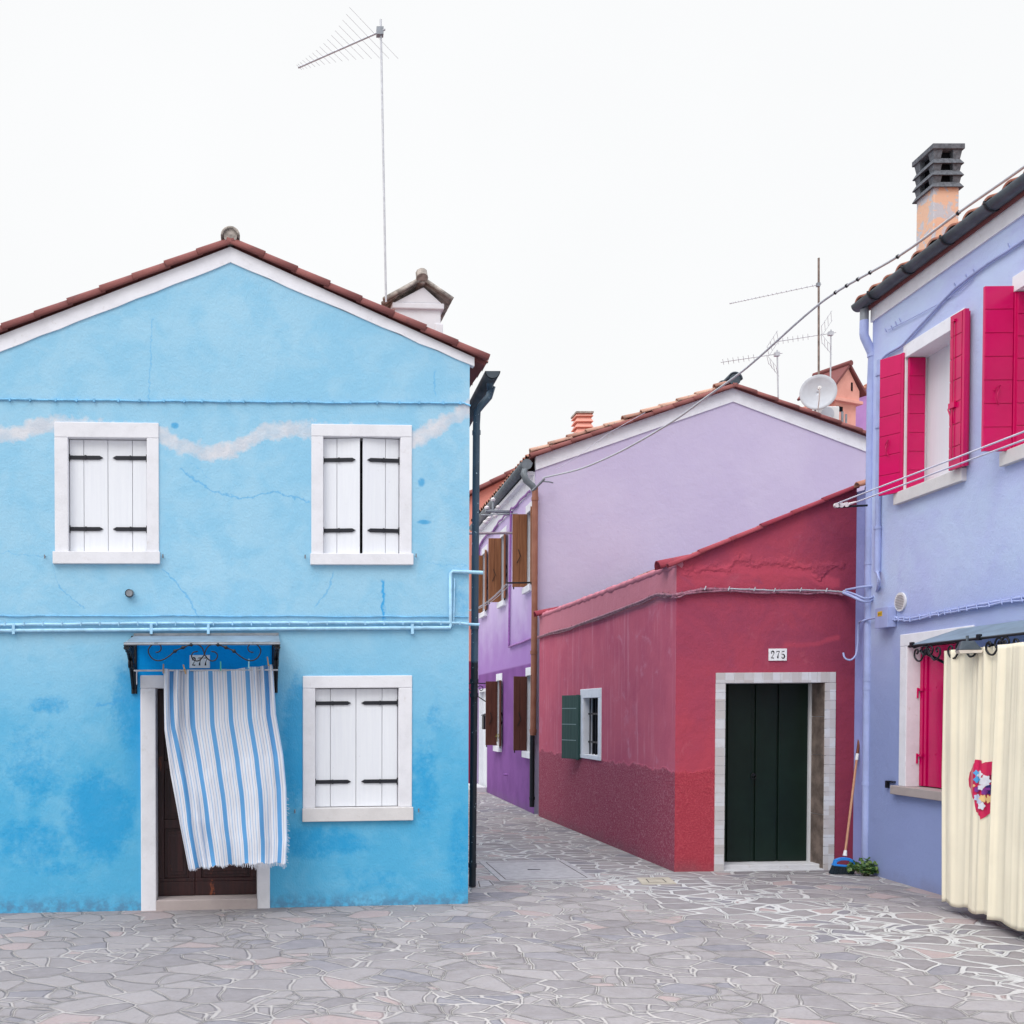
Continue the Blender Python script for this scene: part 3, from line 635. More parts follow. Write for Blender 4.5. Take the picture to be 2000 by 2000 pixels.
# windows
def shutter_pair(fr, op, parent, yh, splitfrac, tilt=0.0, gap=0.0, boards=(0.37, 0.63)):
    u0, u1, z0, z1 = op; um = u0 + (u1 - u0) * splitfrac
    for side in (0, 1):
        a, b = (u0 + .006, um - .002 - gap) if side == 0 else (um + .002 + gap * .6, u1 - .006)
        m = MB(); cutp = a + (b - a) * (boards[0] if side == 0 else boards[1])
        def W(u):  # swing the free edge outward
            t = (u - a) / (b - a); t = t if side == 0 else 1 - t
            return -0.05 + tilt * t
        for (x, y) in ((a, cutp - .002), (cutp + .002, b)):
            lo = z0 + .006; hi1 = z1 - .006
            m.hexa([fr.P(x, lo, W(x)), fr.P(y, lo, W(y)), fr.P(y, lo, W(y) - .03), fr.P(x, lo, W(x) - .03),
                    fr.P(x, hi1, W(x)), fr.P(y, hi1, W(y)), fr.P(y, hi1, W(y) - .03), fr.P(x, hi1, W(x) - .03)])
        m.box(fr, a + .01, b - .01, z0 + .02, z1 - .02, W((a + b) / 2) - .05, W((a + b) / 2) - .028)
        sh = m.build('shutter', M['white_shutter'], parent, 0.002)
        for y in yh:
            z = fr.z(200, y) if False else y
            h = MB(); L_ = (b - a) * 0.88; e0 = a if side == 0 else b; e1 = a + L_ if side == 0 else b - L_; s = 1 if side == 0 else -1
            P8 = [(e0, z - .017), (e1 - s * .03, z - .017), (e1, z), (e1 - s * .03, z + .017), (e0, z + .017)]
            vs = [fr.P(u, zz, W(u) + .010) for u, zz in P8] + [fr.P(u, zz, W(u) + .001) for u, zz in P8]
            h.add(vs, [(0, 1, 2, 3, 4), (9, 8, 7, 6, 5)] + [((i + 1) % 5, i, 5 + i, 5 + (i + 1) % 5) for i in range(5)])
            h.tube([fr.P(e0 - s * .002, z - .035, W(e0) + .008), fr.P(e0 - s * .002, z + .03, W(e0) + .008)], 0.007, 6)
            uc = a + (b - a) * 0.42 if side == 0 else b - (b - a) * 0.42
            h.box(fr, uc - .008, uc + .008, z - .02, z + .02, W(uc) + .008, W(uc) + .016)
            h.build('strap_hinge', M['hinge_iron'], sh)
    return
for k, (o_, (u0, u1, zt), s_) in enumerate(WD):
    f = surround(BL, (u0, u1, o_[2], zt), o_, -0.16, 0.014).build('window', M['white_trim'], B, 0.006)
    m = MB(); m.box(BL, s_[0] - .004, s_[1] + .004, s_[2], s_[3], -0.16, 0.04); m.build('sill', M['stone_sill'] if k == 2 else M['white_trim'], f, 0.005)
    yh = (BL.z(200, 891.7), BL.z(200, 1031.5)) if k == 0 else ((BL.z(690, 897), BL.z(690, 1035)) if k == 1 else (BL.z(697, 1373), BL.z(697, 1527)))
    shutter_pair(BL, o_, f, yh, 0.495 if k != 1 else 0.5, 0.0 if k != 1 else 0.035, 0.0 if k != 1 else 0.014)
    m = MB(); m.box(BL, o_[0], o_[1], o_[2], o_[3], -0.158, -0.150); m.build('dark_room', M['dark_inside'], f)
# door
f = surround(BL, (dU[0], dU[1], -0.1, dU[2]), (dO[0], dO[1], -0.1, dO[3]), -0.25, 0.02).build('door', M['white_trim'], B, 0.008)
u0, u1, z0, z1 = dO; zth = BL.z(400, 1756)
m = MB(); m.box(BL, u0, u1, -0.1, zth, -0.25, 0.03); m.build('threshold', M['threshold'], f, 0.006)
us = BL.u(381, 1700, -.2)
for (a, b) in ((u0 + .003, us - .002), (us + .002, u1 - .003)):
    m = MB(); H = z1 - zth; st = 0.055
    zs = [zth + .004, zth + .13, zth + .16, zth + .62, zth + .70, zth + 1.16, zth + 1.24, z1 - .004]
    w0, w1 = -0.235, -0.19
    m.box(BL, a, b, zs[0], zs[1], w0, w1 + .01); m.box(BL, a, b, zs[1], zs[2], w0, w1)
    m.box(BL, a, a + st, zs[2], zs[7], w0, w1); m.box(BL, b - st, b, zs[2], zs[7], w0, w1)
    for (p, q) in ((3, 4), (5, 6)): m.box(BL, a + st, b - st, zs[p], zs[q], w0, w1)
    m.box(BL, a + st, b - st, zs[7] - .08, zs[7], w0, w1)
    for (p, q) in ((zs[2], zs[3]), (zs[4], zs[5]), (zs[6], zs[7] - .08)):
        m.box(BL, a + st, b - st, p, q, w0, w1 - .022)
        m.box(BL, a + st + .025, b - st - .025, p + .03, q - .03, w1 - .022, w1 - .012)
        if q - p > .2: m.box(BL, a + st + .05, b - st - .05, p + .06, q - .06, w1 - .012, w1 - .005)
    m.build('door_leaf', M['old_door'], f, 0.004)
# canopy over the door
wf = 0.66
Z0 = BL.z(261.6, 1242); zf = BL.z(400, 1255.5, wf); a0, a1 = BL.u(241.7, 1255, wf), BL.u(547, 1255, wf); r0_, r1_ = BL.u(261.6, 1242), BL.u(544, 1241)
m = MB(); pts = [BL.P(r0_, Z0 + .0, .015), BL.P(r1_, Z0, .015), BL.P(a1, zf, wf), BL.P(a0, zf, wf)]
# slightly raised middle sheet
m.hexa([p - Vector((0, 0, .006)) for p in pts] + pts)
can = m.build('door_canopy', M['poly'], B)
m = MB(); m.tube([BL.P(a0, zf - .01, wf), BL.P(a1, zf - .01, wf)], 0.009, 6); m.box(BL, a0, a1, zf - .004, zf + .006, wf - .004, wf + .004); m.box(BL, r0_, r1_, Z0 + .0005, Z0 + .022, 0.002, .02)
m.build('canopy_rail', M['zinc'], can)
for k, (ub, ue) in enumerate(((a0 + .02, 0), (a1 - .02, 0))):
    m = MB()
    Pw = lambda w_, z_: BL.P(ub, z_, w_)
    for dx in (-0.012, 0.012):
        Pw2 = lambda w_, z_: BL.P(ub + dx, z_, w_)
        m.tube([Pw2(0.01, Z0 - .02), Pw2(wf, zf - .02)], 0.011, 6); m.tube([Pw2(0.012, Z0), Pw2(0.012, BL.z(262, 1355))], 0.014, 6)
        m.tube([Pw2(.01 + .64 * t, 1.98 + (zf - 2.02) * t ** 1.0 + .10 * math.sin(math.pi * t)) for t in [i / 10 for i in range(11)]], 0.013, 6)
        # scrolls in the side panel
        for (cw, cz_, r_, a_) in ((.22, 2.28, .07, 0), (.40, 2.30, .05, 2), (.12, 2.14, .06, 1), (.52, 2.31, .035, 2), (.3, 2.2, .05, 3)):
            m.tube([Pw2(cw + (r_ * (1 - i / 26)) * math.cos(a_ + i / 26 * 9), cz_ + (r_ * (1 - i / 26)) * math.sin(a_ + i / 26 * 9)) for i in range(24)], 0.011, 5)
    m.build('bracket', M['black_iron'], can)
# front scrollwork, traced in the plane of the front rail
def trace(pts, w): return [BL.Q(230 + x / 5.855, 1220 + y / 5.855, w) for x, y in pts]
def crv(pts, n=6):
    out = []; P_ = [Vector(p) for p in pts]; P_ = [P_[0]] + P_ + [P_[-1]]
    for i in range(1, len(P_) - 2):
        for k in range(n):
            t = k / n; a, b, c, d = P_[i - 1], P_[i], P_[i + 1], P_[i + 2]
            out.append(0.5 * ((2 * b) + (c - a) * t + (2 * a - 5 * b + 4 * c - d) * t * t + (3 * b - a - 3 * c + d) * t ** 3))
    out.append(P_[-2]); return out
left = [(445, 318), (480, 305), (497, 265), (475, 225), (430, 212), (385, 235), (350, 290), (365, 350), (410, 398), (470, 412), (530, 395), (600, 350), (660, 300), (740, 265), (820, 235), (890, 225), (940, 240), (975, 285), (995, 345), (1040, 400), (1085, 415), (1125, 395), (1140, 350), (1115, 315), (1080, 310)]
mir = [(2 * 992 - x, y) for x, y in left]
m = MB(); tw = []
for L_ in (left, mir):
    pp = crv(trace(L_, wf)); rs = []
    for i, p in enumerate(pp):
        t = i / len(pp); rs.append(0.0045 + (0.009 * max(0, math.sin(i * 0.9)) if 0.47 < t < 0.62 else 0))
    m.tube(pp, 0.0065, 6, rs=[q * 1.35 for q in rs]); m.tube([pp[0], pp[0] + Vector((0, .001, .004))], 0.011, 8); m.tube([pp[-1], pp[-1] + Vector((0, .001, .004))], 0.011, 8)
m.build('scrollwork', M['black_iron'], can)
# rod that carries the curtain
rod = MB(); zrod = BL.z(280, 1309.5, .32); ra, rb = BL.u(262, 1310, .32), BL.u(542, 1310, .32)
rod.tube([BL.P(ra, zrod, .30), BL.P(rb, zrod, .30)], 0.008, 8); rod.tube([BL.P(ra + .02, zrod, .30), BL.P(ra + .02, zrod - .12, .30)], 0.004, 6)
rod.tube([BL.P(ra, zrod, .30), BL.P(ra, zrod, 0.02)], 0.007, 6); rod.tube([BL.P(rb, zrod, .30), BL.P(rb, zrod, 0.02)], 0.007, 6)
rod.build('curtain_rod', M['alu'], can)
plate(BL, 370.3, 410, 1279.5, 1305, '277', 'white house number plate reading 277 under the iron scroll canopy of the blue house')
# conduits on the blue wall
def wob(pts, amp, n=5, seed=0):
    rnd = random.Random(seed); out = []
    for i in range(len(pts) - 1):
        for k in range(n):
            t = k / n; p = Vector(pts[i]).lerp(Vector(pts[i + 1]), t); p.z += rnd.uniform(-amp, amp); out.append(p)
    out.append(Vector(pts[-1])); return out
m = MB(); m.tube(wob([BL.Q(-20, 780, .01), BL.Q(300, 783, .01), BL.Q(600, 786, .01), BL.Q(905, 787, .01), BL.Q(919, 792, .012)], .004, 9, 1), 0.0075, 6)
for i in range(22):
    p = BL.Q(20 + i * 42 + random.uniform(-8, 8), 780.5 + i * .31, .012); m.wbox(p.x - .008, p.x + .008, p.y - .012, p.y + .01, p.z - .014, p.z + .012)
m.build('cable', M['blue_paint'], B)
m = MB(); m.tube(wob([BL.Q(-20, 1203, .01), BL.Q(450, 1203, .01), BL.Q(915, 1205, .01)], .004, 20, 2), 0.006, 6); m.build('cable', M['blue_paint'], B)
m = MB(); m.tube(wob([BL.Q(-20, 1221, .022), BL.Q(200, 1218, .022), BL.Q(460, 1217, .022), BL.Q(700, 1216, .022), BL.Q(870, 1216, .022), BL.Q(936, 1220, .03)], .003, 8, 3), 0.013, 8)
for i in range(25):
    p = BL.Q(10 + i * 37, 1219 - i * .1, .03); m.wbox(p.x - .005, p.x + .005, p.y - .01, p.y + .012, p.z - .017, p.z + .017)
m.build('cable', M['blue_paint_light'], B)
m = MB(); m.tube([BL.Q(-20, 1232, .025), BL.Q(200, 1230.5, .025), BL.Q(880, 1226, .025)], 0.0165, 10)
m.tube([BL.Q(880, 1224, .02), BL.Q(880, 1120, .02), BL.Q(884, 1116, .02), BL.Q(943, 1118.5, .03)], 0.0165, 10); m.tube([BL.Q(886, 1222, .02), BL.Q(888, 1130, .02)], 0.006, 6)
for x in (28, 296, 407, 804): 
    m.box(BL, BL.u(x, 1228) - .012, BL.u(x, 1228) + .012, BL.z(x, 1239), BL.z(x, 1219), 0.001, .044)
m.build('conduit', M['blue_paint_light'], B)
m = MB(); c = BL.Q(254, 1159); m.tube([c, c + Vector((0, -.05, -.004))], 0.037, 16, cap=False); m.tube([c + Vector((0, -.004, 0)), c + Vector((0, -.044, 0))], 0.031, 16)
m.build('vent_pipe', M['zinc'], B)
for (x, y) in ((89, 1087), (319, 1086), (596, 1087), (812, 1085), (817, 1581), (576, 1583)):
    m = MB(); c = BL.Q(x, y); m.tube([c, c + Vector((0, -.03, 0))], 0.005, 6); m.tube([c + Vector((0, -.03, -.022)), c + Vector((0, -.034, .012))], 0.006, 6); m.build('shutter_stay', M['zinc'], B)
# gutter and swan neck downpipe at the alley corner
GY = 9.95
def A_(x, y, Y=GY): return at(x, y, Y)
m = MB(); gc = (A_(947.5, 724) + A_(977.5, 725)) / 2; gr = (A_(977.5, 725) - A_(947.5, 724)).length / 2
m.halfpipe(gc, gc + Vector((0, 6.0, 0.0)), gr, gr, (0, 0, -1), 12, 0.006); m.tube([gc + Vector((0, .0, -.004)), gc + Vector((0, .006, -.004))], gr * .0 + .002, 6); hd = [gc + Vector((gr * math.cos(a_), 0, -gr * math.sin(a_))) for a_ in [math.pi * i / 12 for i in range(13)]]; m.add(hd + [p + Vector((0, .005, 0)) for p in hd], [tuple(range(13)), tuple(range(25, 12, -1))] + [(i, 13 + i, 14 + i, i + 1) for i in range(12)]); m.build('gutter', M['gutter'], B)
m = MB(); m.tube([gc + Vector((0, .16, -gr * .7)), gc + Vector((.005, .16, -gr - .05)), A_(961, 755, 10.12), A_(955, 775, 10.12), A_(940, 792, 10.12), A_(932, 803, 10.14), A_(930.5, 830, 10.15), A_(930, 900, 10.16), A_(926.5, 1320, 10.2), A_(922.5, 1731, 10.2)], 0.036, 14)
for y in (845, 1225, 1330, 1358, 1690):
    x = 930 - (y - 900) * .009; m.tube([A_(x, y - 4, 10.18), A_(x, y + 4, 10.18)], 0.042, 14); 
m.build('downpipe', M['blue_downpipe'], B)

# striped curtain --------------------------------------------------
def stripes():
    n = NT('striped_cloth', 0.85, 0.15); uv = n.t.nodes.new('ShaderNodeUVMap'); sx = n.t.nodes.new('ShaderNodeSeparateXYZ'); n.L(uv.outputs[0], sx.inputs[0])
    fr_ = n.math('FRACT', n.math('ADD', n.mul(sx.outputs[0], 5.95), 0.33)); white = (0.72, 0.74, 0.80, 1); blue = (0.115, 0.345, 0.66, 1)
    rp = n.t.nodes.new('ShaderNodeValToRGB'); rp.color_ramp.interpolation = 'CONSTANT'; E = rp.color_ramp.elements; E[0].position = 0; E[0].color = white; E[1].position = .02; E[1].color = white
    mauve = (0.46, 0.49, 0.60, 1); lb = (0.32, 0.50, 0.74, 1)
    for p, q, cc in ((.075, .110, mauve), (.225, .265, lb), (.375, .410, mauve), (.520, .560, lb), (.665, .695, mauve), (.755, 1.0, blue)):
        e = E.new(p); e.color = cc
        if q < 1: e = E.new(q); e.color = white
    n.L(fr_, rp.inputs[0]); n.col(n.mix(n.mul(n.noise(60, 3), 0.06), rp.outputs[0], (0.45, 0.45, 0.5, 1)))
    wv = n.noise(5, 5, .6, stretch=(1, 1, .5)); n.bump(wv, 0.5, 0.03); n.bump(n.noise(400, 2), .1, .001)
    tr = n.t.nodes.new('ShaderNodeBsdfTranslucent'); n.L(rp.outputs[0], tr.inputs[0]); ms = n.t.nodes.new('ShaderNodeMixShader'); ms.inputs[0].default_value = .15
    out = n.t.nodes['Material Output']; n.L(n.b.outputs[0], ms.inputs[1]); n.L(tr.outputs[0], ms.inputs[2]); n.L(ms.outputs[0], out.inputs[0]); return n.m
def interp(tab, t):
    for i in range(len(tab) - 1):
        if t <= tab[i + 1][0]:
            a, b = tab[i], tab[i + 1]; k = (t - a[0]) / (b[0] - a[0]); k = k * k * (3 - 2 * k) * .5 + k * .5
            return tuple(a[j] + (b[j] - a[j]) * k for j in range(1, len(a)))
    return tab[-1][1:]
LE = [(0, 319, 1306), (.12, 320, 1352), (.30, 321, 1425), (.5, 333, 1512), (.75, 350, 1600), (1, 369, 1698)]
RE = [(0, 533, 1297), (.25, 539, 1395), (.45, 553, 1475), (.62, 559, 1540), (.85, 561, 1640), (1, 558, 1686)]
nu, nv = 240, 110; vs = []; uvs = []
for j in range(nv + 1):
    t = j / nv; lx, ly = interp(LE, t); rx, ry = interp(RE, t)
    for i in range(nu + 1):
        s = i / nu; x = lx + (rx - lx) * s
        yl = ly + (ry - ly) * s + 5 * math.sin(math.pi * s) * (1 if t < .5 else -.6) * abs(1 - 2 * t)
        # scalloped top between pegs
        if t < .06:
            pk = min(abs(s - q) for q in (0.02, 0.19, .53, .78, .96)); yl += 5 * (1 - t / .06) * min(1, pk * 9) * .5
        if t > .97: yl += 2.2 * math.sin(s * 40) * (t - .97) / .03 + 1.2 * math.sin(s * 131) * (t - .97) / .03
        gl = math.exp(-((s - .12) / .13) ** 2); gr2 = math.exp(-((s - .90) / .09) ** 2); top = math.exp(-(t / .3) ** 2); bot = t ** 2
        w_ = .30 + .16 * t ** 1.5 * (1 - .3 * s)
        w_ += .032 * gl * math.sin(s * 62 + 4 * t) * (.35 + top + .5 * bot) + .026 * gr2 * math.sin(s * 85 + t * 3) * (.2 + top)
        w_ += .019 * math.sin(s * 17 + t * 2.5) * (.2 + bot) + .010 * math.sin(s * 31 - t * 5 + 1) * (.3 + bot)
        w_ += .045 * math.exp(-((s - .32 + .1 * (1 - t)) / .05) ** 2) * math.exp(-((t - .78) / .16) ** 2) + .05 * math.exp(-((s - .13 - .15 * (t - .3)) / .04) ** 2) * math.exp(-((t - .27) / .12) ** 2)
        w_ += .02 * noise.noise(Vector((s * 5, t * 4, 2))) + .006 * noise.noise(Vector((s * 22, t * 9, 5)))
        vs.append(BL.Q(x, yl, w_)); uvs.append((s + .012 * gl * math.sin(t * 9) + .02 * gl * math.sin(t * 5 + 1) * (1 - t), 1 - t))
fs = [(j * (nu + 1) + i, j * (nu + 1) + i + 1, (j + 1) * (nu + 1) + i + 1, (j + 1) * (nu + 1) + i) for j in range(nv) for i in range(nu)]
cmb = MB(); cmb.add(vs, fs, True)
M['stripe'] = stripes()
cur = single(cmb, 'door_curtain', M['stripe'], 'blue and white striped curtain blown sideways in front of the old brown door', 'curtain')
ul = cur.data.uv_layers.new(name='UVMap')
for p in cur.data.polygons:
    for li, vi in zip(p.loop_indices, p.vertices): ul.data[li].uv = uvs[vi]
mod = cur.modifiers.new('t', 'SOLIDIFY'); mod.thickness = 0.003
fr_m = MB()
for i in range(150):
    s = i / 149; k = nv * (nu + 1) + min(nu, int(s * nu)); p = vs[k] ; L_ = .02 + .02 * random.random() if s > .55 else .008
    fr_m.tube([p, p + Vector((random.uniform(-.006, .012), 0, -L_))], 0.0016, 4)
for i in range(30):
    j = int(nv * (.68 + .32 * i / 30)); p = vs[j * (nu + 1) + nu]; fr_m.tube([p, p + Vector((.012 + .015 * random.random(), 0, random.uniform(-.02, .0)))], 0.0015, 4)
tag(fr_m.build('fringe', plain('fringe_thread', (0.60, 0.62, 0.70, 1), .8), cur), kind='stuff')
# clothes pegs
PEG = {'wood': plain('peg_wood', (0.58, 0.36, 0.16, 1)), 'old': plain('peg_old_wood', (0.35, 0.26, 0.20, 1)), 'green': plain('peg_green', (0.10, 0.55, 0.42, 1), .4), 'pale': plain('peg_pale', (0.35, 0.72, 0.80, 1), .4)}
for (x, y, an, kind, lab) in ((319, 1307, 2, 'old', 'weathered wooden peg at the left end of the striped curtain'), (360.5, 1308, -14, 'pale_wood', 'light wooden peg clipped on the bunched left part of the striped curtain'),
                          (431, 1302, 0, 'green', 'green peg near the middle of the striped curtain below the right side of plate 277'), (486, 1297, 2, 'pale', 'pale turquoise peg on the striped curtain, right of the green peg'),
                          (523.5, 1293, -8, 'wood', 'orange wooden peg at the right end of the striped curtain')):
    mt = PEG.get(kind, PEG['wood']); c = BL.Q(x, y, .325); m = MB(); ax = Vector((math.sin(R(an)), 0, math.cos(R(an)))); sd = Vector((ax.z, 0, -ax.x))
    for dy in (-.007, .007):
        for s in (-1,):
            b0 = c + Vector((0, dy, 0)); hw = .0055
            pts = []
            for (l, wd, yy) in ((-.036, hw, dy * .3), (.0, hw, dy * .6), (.045, hw * .8, dy * 1.2)): pts.append((c + ax * l + Vector((0, yy, 0)), wd))
            for q in range(2):
                (pa, wa), (pb, wb) = pts[q], pts[q + 1]; th = Vector((0, .004, 0))
                m.hexa([pa - sd * wa - th, pa + sd * wa - th, pa + sd * wa + th, pa - sd * wa + th, pb - sd * wb - th, pb + sd * wb - th, pb + sd * wb + th, pb - sd * wb + th])
    single(m, 'clothes_peg', mt, lab, 'clothes peg', 'pegs holding up the striped curtain')

# tall TV aerial on the blue roof
def yagi(base_px, top_px, Y, clamp_px, tip_dir, length, n_el, el0, el1, name, label, mr=.0105, mmat='alu', boom_r=.010, er=.0017, extras=None):
    b = at(*base_px, Y); t_ = at(*top_px, Y); r = thing(name, b, label, 'aerial')
    m = MB(); m.tube([b, t_], mr, 8); m.build('mast', M[mmat], r)
    c = at(*clamp_px, Y); d = Vector(tip_dir).normalized(); pr = Vector((-d.y, d.x, 0)).normalized()
    m = MB(); m.tube([c - d * .06, c + d * length], boom_r, 6); m.build('boom', M['alu'], r)
    m = MB()
    m.wbox(c.x - .035, c.x + .035, c.y - .03, c.y + .03, c.z - .04, c.z + .035); m.build('clamp', M['zinc'], r)
    m = MB()
    for i in range(n_el):
        f = i / (n_el - 1); p = c + d * (length * (.06 + .93 * (1 - (1 - f) ** 1.35))); L_ = el0 * (el1 / el0) ** f
        m.tube([p - pr * L_ / 2, p + pr * L_ / 2], er, 5)
    m.build('elements', M['alu'], r); return r
yagi((754, 590), (743.5, 38), 10.4, (742, 62), (-.82, .57, 0), 1.0, 17, .95, .10, 'tv_aerial', 'tall thin mast aerial rising from the blue house roof left of its chimney')

# ================================================================== RED SHED
A0 = RS.P(0, 0)
RD = thing('red_shed', RF.P(1, 0, 0), 'low crimson plastered shed with lean-to roof and dark green door', 'shed')
uE = RF.u(1667, 1550); zl = RF.z(1326, 1099); cut = (RF.uz(1326, 1098), RF.uz(1661, 953))
dOp = RF.rect(1415, 1609, 1334, 1697); zth = 0.05
dOut = (RF.u(1396, 1500), RF.u(1630, 1500), RF.z(1510, 1313.4))
mb = MB(); wall_sheet(mb, RF, 0, uE, -.3, 5.5, [(dOut[0] + .01, dOut[1] - .01, -.3, dOut[2] - .01)], (cut,)); mb.build('front_wall', M['red_front'], RD)
# side wall with window
sw = RS.rect(1148, 1170, 1364, 1477)
uw0 = RS.u(1175, 1415); uw1 = RS.u(1134.5, 1415); zw0 = RS.z(1155, 1483); zw1 = RS.z(1155, 1345)
op_ = (RS.u(1169, 1420), RS.u(1140, 1420), zw0 + .05, RS.z(1155, 1363))
hsp = RS.z(1180, 1158)
mb = MB(); wall_sheet(mb, RS, 0, RLEN, -.3, hsp, [(uw0 + .01, uw1 - .01, zw0 + .01, zw1 - .01)])
mb.build('side_wall', M['red_side'], RD)
# lumpy parapet with old painted tiles
m = MB(); pts = [RS.P(-.0 + i * RLEN / 60, hsp + .012 + .018 * noise.noise(Vector((i * .9, 0, 0))), -.03) for i in range(61)]
m.tube(pts, 0.045, 8, rs=[0.045 + .016 * noise.noise(Vector((i * 1.7, 3, 0))) for i in range(61)]); m.build('parapet', M['red_side'], RD)
m = MB()
for (u, r_) in ((0.28, .075), (RLEN - .12, .07)):
    m = MB(); m.halfpipe(RS.P(u, hsp + .0, .10), RS.P(u, hsp + .10, -.3), r_ + .02, r_, (0, 0, 1), 8)
    o = m.build('eave_tile', M['tile_red'], RD); set_tint(o, lambda i: .5)
# roof
ra_ = RF.P(RF.u(1303, 1104), RF.z(1303, 1106), 0.03); rb_ = RF.P(RF.u(1655, 955), RF.z(1655, 957), 0.03)
sv = rb_ - ra_; m = MB(); slab(m, ra_ + sv * .1 + Vector((0, 0.06, -.03)), (0, 1, 0), sv, RLEN - .1, sv.length * .93, .03); rr = m.build('roof', M['tile_red'], RD); set_tint(rr, lambda i: .2)
roof_sheet(ra_ + sv * .12 + Vector((0, .12, -.07)), (0, 1, 0), sv, RLEN - .2, sv.length * .92, 'roof_tiles', M['tile'], rr, seed=9)
verge(ra_ - Vector((0, 0, .012)), rb_ + sv.normalized() * .06 - Vector((0, 0, .012)), 6, .036, 'verge_tiles', M['tile_red'], rr, seed=5)
e_ = RF.P(RF.u(1662, 950), RF.z(1662, 956), .12); m = MB(); m.halfpipe(e_, e_ + Vector((.22, .02, .06)), .055, .06, (0, 0, 1), 8)
m.halfpipe(e_ + Vector((.12, .02, -.02)), e_ + Vector((.26, .03, .0)), .05, .05, (0, 0, 1), 8)
o = m.build('corner_tile', M['tile'], rr); set_tint(o, lambda i: .9)
# back side closing
m = MB(); pA = RF.P(uE, -.3, 0); zz = zat(cut, uE); m.add([pA, pA + Vector((0, RLEN, 0)), Vector((pA.x, pA.y + RLEN, zz)), Vector((pA.x, pA.y, zz))], [(0, 1, 2, 3)]); m.build('party_wall', M['red_side'], RD)
# door with tiled surround
def tiles_mat():
    n = NT('surround_tiles', 0.35, 0.4)
    vm = n.t.nodes.new('ShaderNodeTexWhiteNoise'); vm.noise_dimensions = '2D'; a = n.math('FLOOR', n.math('DIVIDE', n.X, .105)); b = n.math('FLOOR', n.math('DIVIDE', n.Z, .105))
    cb = n.t.nodes.new('ShaderNodeCombineXYZ'); n.L(a, cb.inputs[0]); n.L(b, cb.inputs[1]); n.L(cb.outputs[0], vm.inputs['Vector'])
    c = n.mix(vm.outputs['Value'], (0.50, 0.47, 0.46, 1), (0.66, 0.68, 0.72, 1)); c = n.mix(n.mul(n.ss(n.noise(14, 5), .4, .7), .35), c, (0.55, 0.50, 0.49, 1))
    n.col(c); return n.m
M['tiles'] = tiles_mat()
f = MB(); a0_, a1_, zt_ = dOut; b0_, b1_ = dOp[0], dOp[1]; zi = dOp[3]; g_ = .0018
tw_ = .0
for (x0, x1) in ((a0_, b0_), (b1_, a1_)):
    nt_ = 21; hh = (zi + .02) / nt_
    for i in range(nt_): f.box(RF, x0, x1, -.02 + i * hh + g_, -.02 + (i + 1) * hh - g_, -.3, .012)
nt_ = 13; ww = (a1_ - a0_) / nt_
for i in range(nt_): f.box(RF, a0_ + i * ww + g_, a0_ + (i + 1) * ww - g_, zi + .002, zt_, -.02, .012)
dr = f.build('door', M['tiles'], RD, 0.002)
m = MB(); m.box(RF, b0_, b1_, zi + .001, zt_ - .02, -.33, -.021)
m.box(RF, a0_ + .004, b0_ - .003, -.02, zi, -.32, .008); m.box(RF, a0_ + .004, a1_ - .004, zi + .004, zt_ - .004, -.02, .008); m.box(RF, b1_ + .025, a1_ - .004, -.02, zi, -.32, .008)
m.build('grout', M['marble'], dr)
m = MB(); m.box(RF, b1_ - .004, b1_ + .022, -.02, .62, -.30, -.03)
zc = [0.0, .62, 1.27, 1.69, zi]
m = MB()
for i in range(4): m.box(RF, b1_ - .006, b1_ + .02, zc[i] + (.003 if i else 0), zc[i + 1] - .003, -.25, .0)
m.build('jamb_lining', plain('grey_brown_slate', (0.19, 0.145, 0.125, 1), .6, .3, .45, 7), dr)
m = MB(); m.box(RF, b1_ - .03, b1_ + .0, 0, zi, -.30, -.255); m.build('door_stop', M['marble'], dr)
m = MB(); m.box(RF, b0_ - .0, b1_ - .0, -.1, .075, -.33, -.06); m.box(RF, b0_, b1_, -.1, .035, -.06, .03); m.build('threshold', M['marble'], dr, 0.006)
m = MB(); us_ = [b0_ + .002, b0_ + .13, b0_ + .165, b0_ + .42, b0_ + .48, b0_ + .71, b0_ + .74, b1_ - .03]
for i in range(4):
    m.box(RF, us_[2 * i] if i else us_[0], us_[2 * i + 1], .08, zi, -.33, -.285)
for i in range(3): m.box(RF, us_[2 * i + 1] + .004, us_[2 * i + 2] - .004, .08, zi, -.33, -.305)
leaf = m.build('door_leaf', M['green_door'], dr, 0.003)
m = MB(); c = RF.P(b0_ + .45, 1.05, -.283); m.tube([c, c + Vector((0, -.016, 0))], .018, 12); m.tube(spiral(RF, b0_ + .45, 1.03, -.268, .028, .028, 1.57, 1.0, 16), .004, 5); m.build('door_knocker', M['black_iron'], leaf)
plate(RF, 1500.6, 1536, 1267, 1290.6, '275', 'white house number plate reading 275 on the crimson wall above the green door')
# side window
a_, b_, c_, d_ = uw0, uw1, zw0, zw1
f = surround(RS, (a_, b_, zw0 + .06, zw1), (op_[0], op_[1], zw0 + .06, op_[3]), -.14, .012).build('window', M['white_band'], RD, .006)
m = MB(); m.box(RS, a_, b_, zw0, zw0 + .06, -.2, .016); m.build('sill', M['white_band'], f, .006)
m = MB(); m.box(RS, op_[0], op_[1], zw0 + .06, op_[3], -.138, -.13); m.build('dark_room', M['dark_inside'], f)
m = MB()
for i in range(5):
    u = op_[0] + (op_[1] - op_[0]) * (i + .5) / 5; m.tube([RS.P(u, zw0 + .06, -.07), RS.P(u, op_[3], -.07)], .009, 6)
for z_ in (.22, .72): z__ = zw0 + .06 + (op_[3] - zw0 - .06) * z_; m.box(RS, op_[0], op_[1], z__ - .012, z__ + .012, -.076, -.064)
m.build('window_bars', M['black_iron'], f)
